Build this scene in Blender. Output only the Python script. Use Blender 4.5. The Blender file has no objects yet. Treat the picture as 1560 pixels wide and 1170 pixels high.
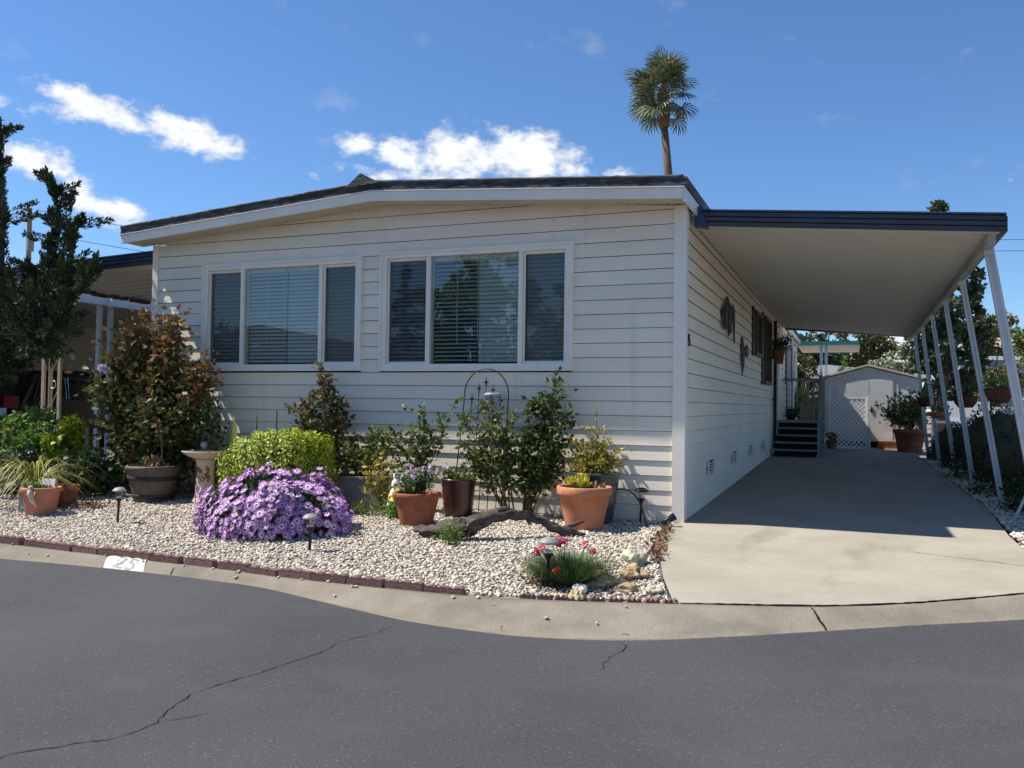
import bpy, bmesh, math, random
import numpy as np
from mathutils import Vector, Matrix
random.seed(7); RNG = np.random.default_rng(11)
SC = bpy.context.scene
COL = SC.collection
R = math.radians

# ------------------------------------------------------------------ camera, sky, sun, exposure
def cam_axes(yaw, pitch, roll):
    f = Vector((-math.sin(yaw)*math.cos(pitch), math.cos(yaw)*math.cos(pitch), math.sin(pitch)))
    r = Vector((math.cos(yaw), math.sin(yaw), 0)); u = r.cross(f)
    return math.cos(roll)*r + math.sin(roll)*u, -math.sin(roll)*r + math.cos(roll)*u, f
cam_data = bpy.data.cameras.new('camera'); cam = bpy.data.objects.new('camera', cam_data); COL.objects.link(cam)
r_, u_, f_ = cam_axes(R(21.74), R(1.38), R(0.79))
cam.matrix_world = Matrix(((r_.x, u_.x, -f_.x, 1.684), (r_.y, u_.y, -f_.y, -9.150), (r_.z, u_.z, -f_.z, 1.232), (0, 0, 0, 1)))
cam_data.sensor_width = 36; cam_data.lens = 30.0; cam_data.clip_start = .05; cam_data.clip_end = 2000
SC.camera = cam
SUN_DIR = Vector((-.70, -.148, 1.0)).normalized()
SUN_EL = math.asin(SUN_DIR.z); SUN_AZ = math.atan2(SUN_DIR.x, SUN_DIR.y)
SKY_STRENGTH = .096
world = bpy.data.worlds.new('World'); SC.world = world; world.use_nodes = True
def build_world():
    nt = world.node_tree; nt.nodes.clear(); N = nt.nodes.new; L = nt.links.new
    def val(x):
        return x
    def m(op, a, b=None, c=None, clamp=False):
        n = N('ShaderNodeMath'); n.operation = op; n.use_clamp = clamp
        for i, v in enumerate((a, b, c)):
            if v is None: continue
            if isinstance(v, (int, float)): n.inputs[i].default_value = v
            else: L(v, n.inputs[i])
        return n.outputs[0]
    out = N('ShaderNodeOutputWorld')
    sky = N('ShaderNodeTexSky'); sky.sky_type = 'NISHITA'; sky.sun_disc = False
    sky.sun_elevation = SUN_EL; sky.sun_rotation = SUN_AZ % (2*math.pi); sky.altitude = 0
    sky.air_density = 1.0; sky.dust_density = 0.0; sky.ozone_density = 10.0
    tc = N('ShaderNodeTexCoord'); sep = N('ShaderNodeSeparateXYZ'); L(tc.outputs['Generated'], sep.inputs[0])
    az = m('MULTIPLY', m('ARCTAN2', sep.outputs[0], sep.outputs[1]), 57.29578)
    el = m('MULTIPLY', m('ARCSINE', sep.outputs[2]), 57.29578)
    comb = N('ShaderNodeCombineXYZ'); L(m('MULTIPLY', az, 1.0), comb.inputs[0]); L(m('MULTIPLY', el, 1.5), comb.inputs[1])
    def noise(scale, detail, rough, off=0):
        n = N('ShaderNodeTexNoise'); n.noise_dimensions = '3D'
        mp = N('ShaderNodeMapping'); mp.inputs['Location'].default_value = (off, off*.7, off*.3); L(comb.outputs[0], mp.inputs[0])
        L(mp.outputs[0], n.inputs['Vector']); n.inputs['Scale'].default_value = scale
        n.inputs['Detail'].default_value = detail; n.inputs['Roughness'].default_value = rough
        return n.outputs[0]
    # cumulus clouds: (azimuth, elevation, half width, half height, tilt, weight)
    blobs = [(-48.0,17.1,3.3,.9,-.24,1.0),(-42.7,16.3,3.2,1.15,-.16,1.05),(-50.6,16.6,1.6,.8,0,.7),(-51.2,13.7,1.9,1.05,-.1,1.05),
             (-48.8,12.0,1.2,1.15,-.1,1.0),(-47.0,11.4,1.7,.9,-.22,1.0),(-31.9,16.6,2.0,1.0,-.25,.8),(-29.6,16.2,2.4,1.2,0,.9),
             (-25.6,16.2,3.6,1.7,0,1.0),(-21.0,16.4,3.4,1.6,-.1,1.1),(-18.3,15.7,2.0,1.1,-.2,.8),(-14.4,15.0,1.6,.6,0,.75),
             (-53.6,16.6,1.2,.6,0,.6),(-27.5,14.8,7.0,.9,0,.7),(2.8,4.2,3.5,2.6,0,.7),(8.2,12.6,2.5,.8,.1,.33),(-6,3.8,3,1.6,0,.7)]
    acc = None
    for a0, e0, ra, re, tl, w in blobs:
        da = m('SUBTRACT', az, a0); de = m('SUBTRACT', m('SUBTRACT', el, e0), m('MULTIPLY', da, tl))
        q = m('ADD', m('POWER', m('ABSOLUTE', m('DIVIDE', da, ra)), 2.0), m('POWER', m('ABSOLUTE', m('DIVIDE', de, re)), 2.0))
        g = m('MULTIPLY', m('POWER', 2.718, m('MULTIPLY', q, -.75)), w)
        acc = g if acc is None else m('MAXIMUM', acc, g)
    n1 = noise(.62, 10, .60)
    # the same kind of scattered cumulus over the rest of the sky
    n2 = noise(.06, 3, .5, 31)
    outside = m('MAXIMUM', m('GREATER_THAN', m('ABSOLUTE', m('ADD', az, 22)), 36.0), m('GREATER_THAN', el, 29.0))
    acc2 = m('MULTIPLY', m('MULTIPLY', m('SUBTRACT', n2, .56), 3.6), outside, clamp=True)
    dens = m('ADD', m('MAXIMUM', acc, acc2), m('MULTIPLY', m('SUBTRACT', n1, .5), 1.75))
    a = N('ShaderNodeMapRange'); a.interpolation_type = 'SMOOTHSTEP'; L(dens, a.inputs[0])
    a.inputs[1].default_value = .34; a.inputs[2].default_value = .94
    wisp = m('MULTIPLY', m('SUBTRACT', noise(.22, 5, .6, 77), .60), 1.2, clamp=True)
    alpha = m('MULTIPLY', m('MAXIMUM', a.outputs[0], wisp), m('GREATER_THAN', el, .5))
    b1 = N('ShaderNodeBackground'); b1.inputs[1].default_value = SKY_STRENGTH
    hs = N('ShaderNodeHueSaturation'); hs.inputs['Saturation'].default_value = 1.02; hs.inputs['Value'].default_value = 1.0
    L(sky.outputs[0], hs.inputs['Color']); L(hs.outputs[0], b1.inputs[0])
    b2 = N('ShaderNodeBackground'); b2.inputs[0].default_value = (.93, .96, 1, 1)
    L(m('ADD', .46, m('MULTIPLY', dens, .24)), b2.inputs[1])
    mx = N('ShaderNodeMixShader'); L(alpha, mx.inputs[0]); L(b1.outputs[0], mx.inputs[1]); L(b2.outputs[0], mx.inputs[2])
    L(mx.outputs[0], out.inputs[0])
build_world()
sun_data = bpy.data.lights.new('sun', 'SUN'); sun_data.energy = 5.0; sun_data.angle = R(.53); sun_data.color = (1, .95, .87)
sun = bpy.data.objects.new('sun', sun_data); COL.objects.link(sun)
sun.rotation_euler = (-SUN_DIR).to_track_quat('-Z', 'Y').to_euler()
vs = SC.view_settings; vs.view_transform = 'Standard'; vs.look = 'None'; vs.gamma = 1; vs.use_curve_mapping = False; vs.exposure = 0.63

# ------------------------------------------------------------------ materials
def mat(name, c, c2=None, scale=8, rough=.7, bump=0, bscale=60, spec=.3, island=None, objrand=None, metal=0, c3=None, detail=6,
        trans=0, stretch=(1, 1, 1), speck=None, lo=.35, hi=.65):
    M = bpy.data.materials.new(name); M.use_nodes = True; nt = M.node_tree; N = nt.nodes.new; L = nt.links.new
    p = nt.nodes['Principled BSDF']; p.inputs['Roughness'].default_value = rough; p.inputs['Metallic'].default_value = metal
    p.inputs['Specular IOR Level'].default_value = spec
    rgba = lambda t: (t[0], t[1], t[2], 1)
    p.inputs['Base Color'].default_value = rgba(c)
    col = None
    tc = N('ShaderNodeTexCoord'); mp = N('ShaderNodeMapping'); mp.inputs['Scale'].default_value = stretch; L(tc.outputs['Object'], mp.inputs[0])
    if island or objrand:
        ramp = N('ShaderNodeValToRGB'); cols = island or objrand
        e = ramp.color_ramp.elements
        while len(e) < len(cols): e.new(.5)
        for i, q in enumerate(cols):
            e[i].position = i/(len(cols)-1); e[i].color = rgba(q)
        if island:
            g = N('ShaderNodeNewGeometry'); L(g.outputs['Random Per Island'], ramp.inputs[0])
        else:
            g = N('ShaderNodeObjectInfo'); L(g.outputs['Random'], ramp.inputs[0])
        col = ramp.outputs[0]
    if c2 is not None:
        n = N('ShaderNodeTexNoise'); n.inputs['Scale'].default_value = scale; n.inputs['Detail'].default_value = detail; n.inputs['Roughness'].default_value = .6
        L(mp.outputs[0], n.inputs['Vector'])
        ramp = N('ShaderNodeValToRGB'); e = ramp.color_ramp.elements
        e[0].position = lo; e[0].color = rgba(c); e[1].position = hi; e[1].color = rgba(c2)
        L(n.outputs[0], ramp.inputs[0])
        if col is None: col = ramp.outputs[0]
        else:
            mx = N('ShaderNodeMixRGB'); mx.blend_type = 'MULTIPLY'; mx.inputs[0].default_value = 1; L(col, mx.inputs[1]); L(ramp.outputs[0], mx.inputs[2]); col = mx.outputs[0]
    for sp in ([] if not speck else [speck] if isinstance(speck[0], (int, float)) else speck):
        sc_, amt, sc_col, thr = sp[:4]
        v = N('ShaderNodeTexNoise'); v.inputs['Scale'].default_value = sc_; v.inputs['Detail'].default_value = 3
        if len(sp) > 4:
            m2 = N('ShaderNodeMapping'); m2.inputs['Scale'].default_value = sp[4]; L(tc.outputs['Object'], m2.inputs[0]); L(m2.outputs[0], v.inputs['Vector']); v.inputs['Detail'].default_value = 6
        else: L(mp.outputs[0], v.inputs['Vector'])
        mr = N('ShaderNodeMapRange'); mr.inputs[1].default_value = thr; mr.inputs[2].default_value = thr+.12; mr.inputs[4].default_value = amt; L(v.outputs[0], mr.inputs[0])
        mx = N('ShaderNodeMixRGB'); L(mr.outputs[0], mx.inputs[0]); mx.inputs[2].default_value = rgba(sc_col)
        if col is None: mx.inputs[1].default_value = rgba(c)
        else: L(col, mx.inputs[1])
        col = mx.outputs[0]
    if col is not None: L(col, p.inputs['Base Color'])
    if bump:
        n = N('ShaderNodeTexNoise'); n.inputs['Scale'].default_value = bscale; n.inputs['Detail'].default_value = 5; L(mp.outputs[0], n.inputs['Vector'])
        b = N('ShaderNodeBump'); b.inputs['Strength'].default_value = bump; b.inputs['Distance'].default_value = .02; L(n.outputs[0], b.inputs['Height']); L(b.outputs[0], p.inputs['Normal'])
    if trans:
        t = N('ShaderNodeBsdfTranslucent'); mx = N('ShaderNodeMixShader'); mx.inputs[0].default_value = trans
        if col is not None: L(col, t.inputs[0])
        else: t.inputs[0].default_value = rgba(c)
        o = nt.nodes['Material Output']; L(p.outputs[0], mx.inputs[1]); L(t.outputs[0], mx.inputs[2]); L(mx.outputs[0], o.inputs[0])
    return M
def leafmat(name, cols, rough=.5, trans=.25, spec=.35):
    return mat(name, cols[0], island=cols, rough=rough, trans=trans, spec=spec)
def glassmat(name, tint=(.75, .8, .85), refl=.1):
    M = bpy.data.materials.new(name); M.use_nodes = True; nt = M.node_tree; nt.nodes.clear(); N = nt.nodes.new; L = nt.links.new
    o = N('ShaderNodeOutputMaterial'); t = N('ShaderNodeBsdfTransparent'); t.inputs[0].default_value = (*tint, 1)
    g = N('ShaderNodeBsdfGlossy'); g.inputs['Roughness'].default_value = .012
    f = N('ShaderNodeLayerWeight'); f.inputs[0].default_value = .5
    p5 = N('ShaderNodeMath'); p5.operation = 'POWER'; L(f.outputs['Facing'], p5.inputs[0]); p5.inputs[1].default_value = 4
    ma = N('ShaderNodeMath'); ma.operation = 'MULTIPLY_ADD'; L(p5.outputs[0], ma.inputs[0]); ma.inputs[1].default_value = 1-refl; ma.inputs[2].default_value = refl
    mx = N('ShaderNodeMixShader'); L(ma.outputs[0], mx.inputs[0]); L(t.outputs[0], mx.inputs[1]); L(g.outputs[0], mx.inputs[2]); L(mx.outputs[0], o.inputs[0])
    return M
def screenmat(name, a=.5):
    M = bpy.data.materials.new(name); M.use_nodes = True; nt = M.node_tree; nt.nodes.clear(); N = nt.nodes.new; L = nt.links.new
    o = N('ShaderNodeOutputMaterial'); t = N('ShaderNodeBsdfTransparent'); d = N('ShaderNodeBsdfDiffuse'); d.inputs[0].default_value = (.05, .055, .065, 1)
    mx = N('ShaderNodeMixShader'); mx.inputs[0].default_value = a; L(t.outputs[0], mx.inputs[1]); L(d.outputs[0], mx.inputs[2]); L(mx.outputs[0], o.inputs[0])
    return M
M = {}
M['siding'] = mat('siding_paint', (.90, .90, .90), (1, 1, 1), scale=1.3, rough=.55, bump=.06, bscale=25, stretch=(.6, .6, 3), objrand=[(.82, .74, .605), (.86, .775, .635), (.84, .755, .615), (.87, .79, .65)],
                  speck=[(2.2, .10, (.50, .45, .38), .62), (1.0, .22, (.48, .43, .35), .60, (5, 5, .35)), (6, .25, (.42, .36, .28), .70, (2, 2, 1))])
M['trim'] = mat('trim_paint', (.80, .73, .63), (.86, .80, .71), scale=3, rough=.5, speck=(5, .12, (.4, .38, .34), .64))
M['white'] = mat('white_paint', (.66, .66, .65), (.74, .74, .73), scale=3, rough=.45, speck=(6, .2, (.45, .42, .37), .66))
M['soffit'] = mat('soffit_cream', (.50, .455, .36), (.56, .51, .41), scale=4, rough=.6)
M['roofing'] = mat('tar_roofing', (.02, .022, .027), (.085, .086, .09), scale=7, rough=.75, bump=.6, bscale=20, stretch=(.5, 1, 3), speck=(14, .6, (.26, .25, .24), .62))
M['navy'] = mat('navy_enamel', (.018, .026, .05), (.03, .042, .075), scale=5, rough=.35, spec=.5)
M['pan'] = mat('cream_roof_pan', (.60, .585, .535), (.67, .655, .60), scale=2, rough=.4, stretch=(.5, 3, 1), spec=.4)
M['postwhite'] = mat('post_enamel', (.50, .52, .54), (.60, .61, .63), scale=4, rough=.45, speck=[(7, .5, (.3, .2, .13), .70), (2, .3, (.34, .32, .28), .6, (4, 4, .4))])
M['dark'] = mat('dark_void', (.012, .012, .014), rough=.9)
M['room_shade'] = mat('room_shade_paint', (.075, .07, .068), (.10, .095, .09), scale=2, rough=.9)  # dark colour standing in for the unlit room and the siding gaps
M['slat'] = mat('blind_slat_vinyl', (.62, .62, .56), rough=.45)
M['glass'] = glassmat('window_glass', (.88, .91, .90), .07)
M['lampglass'] = glassmat('lamp_glass', (.93, .94, .94), .05)
M['screen'] = screenmat('insect_screen_mesh', .38)
M['black'] = mat('black_iron', (.012, .012, .013), (.03, .028, .026), scale=30, rough=.5)
M['terracotta'] = mat('terracotta', (.43, .155, .075), (.54, .22, .115), scale=5, rough=.8, bump=.15, bscale=40, speck=(9, .35, (.62, .45, .34), .62))
M['terracotta_dark'] = mat('terracotta_dark', (.235, .08, .042), (.33, .12, .066), scale=9, rough=.8, bump=.3, bscale=30, speck=(14, .4, (.2, .08, .05), .6))
M['terracotta_pink'] = mat('terracotta_pink', (.42, .17, .11), (.50, .22, .15), scale=5, rough=.8, bump=.1)
M['soil'] = mat('potting_soil', (.018, .012, .008), (.05, .035, .022), scale=40, rough=.95, bump=.8, bscale=60)
M['glaze_red'] = mat('oxblood_glaze', (.028, .009, .008), (.065, .018, .015), scale=14, rough=.3, spec=.6, stretch=(1, 1, .3))
M['glaze_blue'] = mat('slate_blue_glaze', (.022, .032, .036), (.05, .07, .075), scale=8, rough=.22, spec=.6)
M['barrel'] = mat('brown_resin', (.085, .065, .05), (.125, .10, .08), scale=4, rough=.6, stretch=(3, 3, .4), bump=.15)
M['barrel_band'] = mat('dark_resin_band', (.02, .019, .02), (.035, .032, .032), scale=6, rough=.5)
M['bath'] = mat('buff_cast_stone', (.50, .40, .30), (.62, .52, .41), scale=7, rough=.85, bump=.3, bscale=50, speck=(18, .5, (.36, .22, .13), .6))
M['asphalt'] = mat('asphalt', (.043, .043, .046), (.068, .068, .0715), scale=.45, rough=.85, bump=.22, bscale=85, spec=.25, detail=9, lo=.3, hi=.7,
                   speck=[(80, .6, (.145, .145, .15), .60), (55, .5, (.02, .02, .022), .62), (.9, .30, (.082, .078, .074), .56, (1, 2.2, 1)), (13, .55, (.20, .195, .185), .755)])
M['crack'] = mat('crack_fill', (.008, .008, .009), rough=.95)
M['kerb'] = mat('kerb_concrete', (.175, .152, .115), (.24, .21, .165), scale=3, rough=.9, bump=.3, bscale=70, speck=[(55, .45, (.13, .115, .09), .58), (2.2, .4, (.11, .10, .08), .56), (20, .5, (.36, .34, .30), .70)], detail=8)
M['drive'] = mat('driveway_concrete', (.275, .245, .19), (.35, .315, .25), scale=1.2, rough=.85, bump=.25, bscale=80, speck=[(45, .35, (.19, .17, .14), .58), (1.0, .42, (.155, .14, .115), .58, (1.6, .5, 1)), (5, .35, (.16, .15, .13), .66)], detail=9, lo=.3, hi=.62)
M['earth'] = mat('dry_earth', (.16, .13, .10), (.26, .22, .17), scale=2, rough=.95)
M['gravelbase'] = mat('gravel_base', (.13, .115, .10), (.30, .28, .25), scale=30, rough=.95, bump=1, bscale=25)
M['pebble'] = mat('pebbles', (0.525, 0.500, 0.450), island=[(0.693, 0.620, 0.495), (0.378, 0.340, 0.279), (0.777, 0.700, 0.567), (0.525, 0.410, 0.270), (0.210, 0.185, 0.153), (0.819, 0.740, 0.603), (0.441, 0.400, 0.342), (0.315, 0.280, 0.234), (0.714, 0.630, 0.495), (0.546, 0.390, 0.279), (0.588, 0.540, 0.450), (0.252, 0.225, 0.194)], rough=.7)
M['brick'] = mat('edging_brick', (.155, .085, .075), (.21, .12, .105), scale=12, rough=.9, bump=.35, bscale=60, speck=(25, .4, (.09, .055, .05), .6))
M['petal'] = mat('daisy_petal', (.4, .1, .5), objrand=[(.36, .12, .38), (.46, .20, .47), (.56, .33, .58), (.42, .15, .40), (.64, .46, .65), (.34, .10, .33)], rough=.6, trans=.2)
M['petal_stuff'] = mat('daisy_petal_mass', (.4, .1, .5), island=[(.36, .10, .40), (.46, .17, .49), (.54, .28, .58)], rough=.6, trans=.2)
M['petal_ring'] = mat('daisy_pale_ring', (.72, .62, .78), rough=.6)
M['daisy_eye'] = mat('daisy_eye', (.03, .015, .07), rough=.6)
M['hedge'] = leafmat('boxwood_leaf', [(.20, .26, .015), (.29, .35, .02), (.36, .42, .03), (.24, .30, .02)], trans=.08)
M['hedge_in'] = mat('brown_twigs', (.07, .055, .03), (.11, .085, .05), scale=20, rough=.95)
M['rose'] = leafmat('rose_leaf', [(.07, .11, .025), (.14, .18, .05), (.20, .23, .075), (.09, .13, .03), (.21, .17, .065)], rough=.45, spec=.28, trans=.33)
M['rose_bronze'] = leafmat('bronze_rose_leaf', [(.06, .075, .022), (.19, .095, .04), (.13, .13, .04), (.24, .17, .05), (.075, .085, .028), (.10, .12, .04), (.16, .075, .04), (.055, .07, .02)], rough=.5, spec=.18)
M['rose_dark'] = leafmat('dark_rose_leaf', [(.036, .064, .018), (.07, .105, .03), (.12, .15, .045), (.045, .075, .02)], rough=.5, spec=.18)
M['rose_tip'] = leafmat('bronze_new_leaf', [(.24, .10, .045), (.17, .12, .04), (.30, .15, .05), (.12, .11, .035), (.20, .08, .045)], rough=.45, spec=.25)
M['stem'] = mat('green_brown_stem', (.09, .06, .035), (.14, .11, .05), scale=20, rough=.8)
M['bark'] = mat('bark', (.09, .065, .045), (.17, .13, .095), scale=12, rough=.95, bump=.6, bscale=30, stretch=(3, 3, .6))
M['yellowleaf'] = leafmat('golden_leaf', [(.30, .29, .045), (.42, .36, .07), (.22, .24, .045), (.44, .32, .08), (.34, .23, .07)], trans=.3)
M['succulent'] = leafmat('yellow_succulent', [(.55, .48, .06), (.64, .55, .07), (.40, .40, .06)], trans=.15)
M['brightgreen'] = leafmat('bright_green_leaf', [(.12, .22, .035), (.20, .30, .06), (.09, .16, .03)], trans=.3)
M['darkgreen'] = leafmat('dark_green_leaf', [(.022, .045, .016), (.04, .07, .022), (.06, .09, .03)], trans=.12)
M['juniper'] = leafmat('juniper_scale', [(.026, .046, .022), (.04, .064, .028), (.075, .10, .04), (.03, .05, .024), (.05, .072, .03)], rough=.6, trans=.08)
M['cypress'] = leafmat('cypress_leaf', [(.035, .055, .028), (.07, .095, .045), (.10, .12, .055), (.05, .07, .035)], rough=.7, trans=.1)
M['olive'] = leafmat('olive_leaf', [(.08, .09, .035), (.13, .135, .05), (.17, .14, .05), (.10, .10, .04)], trans=.2)
M['palegreen'] = leafmat('pale_leaf', [(.20, .22, .10), (.28, .28, .14), (.24, .24, .16), (.14, .17, .07)], trans=.15)
M['dryleaf'] = leafmat('dead_leaf', [(.20, .11, .055), (.28, .17, .09), (.13, .075, .045), (.34, .24, .14)], rough=.8, trans=.1)
M['blade'] = leafmat('strap_leaf', [(.26, .25, .05), (.14, .17, .05), (.42, .35, .08), (.16, .18, .06)], trans=.25)
M['dianthus'] = leafmat('grassy_leaf', [(.06, .11, .035), (.10, .16, .05), (.045, .08, .03)], trans=.2)
M['pink'] = leafmat('pink_petal', [(.72, .16, .25), (.80, .30, .38), (.65, .10, .16)], trans=.2)
M['red'] = leafmat('red_petal', [(.65, .05, .04), (.75, .12, .08)], trans=.2)
M['palepink'] = leafmat('pale_pink_petal', [(.68, .48, .66), (.76, .62, .74), (.6, .4, .6)], trans=.2)
M['yellowpetal'] = leafmat('yellow_petal', [(.75, .68, .12), (.80, .75, .22)], trans=.2)
M['palm'] = leafmat('palm_blade', [(.07, .10, .04), (.11, .14, .06), (.16, .18, .10), (.09, .12, .05)], trans=.2)
M['palm_dry'] = mat('palm_boots', (.12, .075, .045), (.22, .15, .10), scale=3, rough=.95, bump=.8, bscale=4)
M['rock'] = mat('grey_rock', (.30, .29, .27), (.46, .44, .41), scale=9, rough=.9, bump=.6, bscale=25)
M['rock_tan'] = mat('tan_rock', (.34, .23, .11), (.47, .36, .22), scale=7, rough=.9, bump=.6, bscale=20)
M['rock_moss'] = mat('lichened_rock', (.36, .33, .22), (.50, .48, .38), scale=9, rough=.9, bump=.7, bscale=22)
M['rock_white'] = mat('white_rock', (.70, .68, .64), rough=.8, bump=.4, bscale=20)
M['driftwood'] = mat('driftwood', (.05, .038, .03), (.135, .11, .095), scale=6, rough=.95, bump=.7, bscale=22, stretch=(.4, 3, 3))
M['lampgrey'] = mat('lamp_cap_grey', (.22, .215, .20), (.30, .29, .27), scale=20, rough=.5)
M['lampblack'] = mat('lamp_stake_black', (.015, .015, .016), rough=.45)
M['lampwhite'] = mat('lamp_reflector', (.75, .75, .73), rough=.3)
M['figurine'] = mat('weathered_white_stone', (.50, .51, .52), (.70, .70, .70), scale=12, rough=.8, bump=.4)
M['planter_grey'] = mat('grey_resin_planter', (.30, .28, .255), (.36, .34, .31), scale=4, rough=.6)
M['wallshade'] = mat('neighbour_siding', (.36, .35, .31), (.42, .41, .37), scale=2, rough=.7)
M['shed'] = mat('shed_enamel', (.58, .58, .545), (.66, .66, .62), scale=3, rough=.5, speck=(5, .25, (.42, .36, .27), .64))
M['lattice'] = mat('lattice_white', (.86, .86, .86), (.9, .9, .9), scale=5, rough=.5)
M['shedroof'] = mat('shed_roof', (.62, .56, .47), rough=.5)
M['beam'] = mat('rust_streaked_beam', (.34, .32, .28), (.44, .42, .38), scale=5, rough=.6, speck=[(9, .6, (.20, .11, .06), .60), (2, .4, (.22, .17, .12), .55, (1, .4, 1))])
M['green_awning'] = mat('green_enamel', (.03, .14, .12), (.04, .17, .15), scale=3, rough=.4)
M['steps'] = mat('grey_step_paint', (.20, .23, .235), (.26, .29, .295), scale=5, rough=.6)
M['rail'] = mat('rail_paint', (.20, .235, .245), (.27, .30, .31), scale=6, rough=.5)
M['carpaint'] = mat('black_car_paint', (.005, .006, .010), rough=.3, spec=.25)
M['carglass'] = mat('car_glass', (.008, .010, .018), rough=.05, spec=.7)
M['chrome'] = mat('chrome', (.55, .56, .58), rough=.15, metal=1)
M['tyre'] = mat('tyre_rubber', (.015, .015, .016), rough=.85)
M['taillight'] = mat('taillight_red', (.30, .012, .012), rough=.2, spec=.6)
M['plate'] = mat('number_plate_white', (.62, .66, .70), rough=.4)
M['platepaint'] = mat('kerb_number_paint', (.56, .54, .48), (.47, .45, .385), scale=6, rough=.7, speck=(24, .5, (.45, .42, .36), .63))
M['greyprint'] = mat('faded_grey_number', (.33, .33, .35), rough=.8)
M['blackprint'] = mat('black_number', (.012, .012, .012), rough=.5)
M['basket'] = mat('brown_basket', (.07, .03, .02), (.13, .06, .04), scale=40, rough=.9, bump=.6)
M['bluehouse'] = mat('blue_siding', (.20, .27, .33), (.24, .31, .37), scale=2, rough=.7)
M['tanroof'] = mat('tan_shingle', (.34, .29, .22), (.42, .37, .29), scale=6, rough=.9)
M['wood'] = mat('weathered_wood', (.22, .16, .10), (.34, .27, .19), scale=8, rough=.9, stretch=(4, 4, .5))
M['utility'] = mat('utility_pole_wood', (.20, .17, .14), (.28, .25, .22), scale=6, rough=.9)
M['orangebox'] = mat('redwood_box', (.33, .13, .06), (.40, .18, .09), scale=6, rough=.8)
M['plaque'] = mat('dark_metal_art', (.035, .036, .04), (.09, .09, .095), scale=14, rough=.5, metal=.3)
M['bone'] = mat('brown_metal_art', (.10, .085, .065), (.16, .13, .10), scale=12, rough=.6)
M['frosted'] = mat('frosted_glass', (.42, .44, .46), (.34, .36, .38), scale=30, rough=.2, spec=.7)

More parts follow.
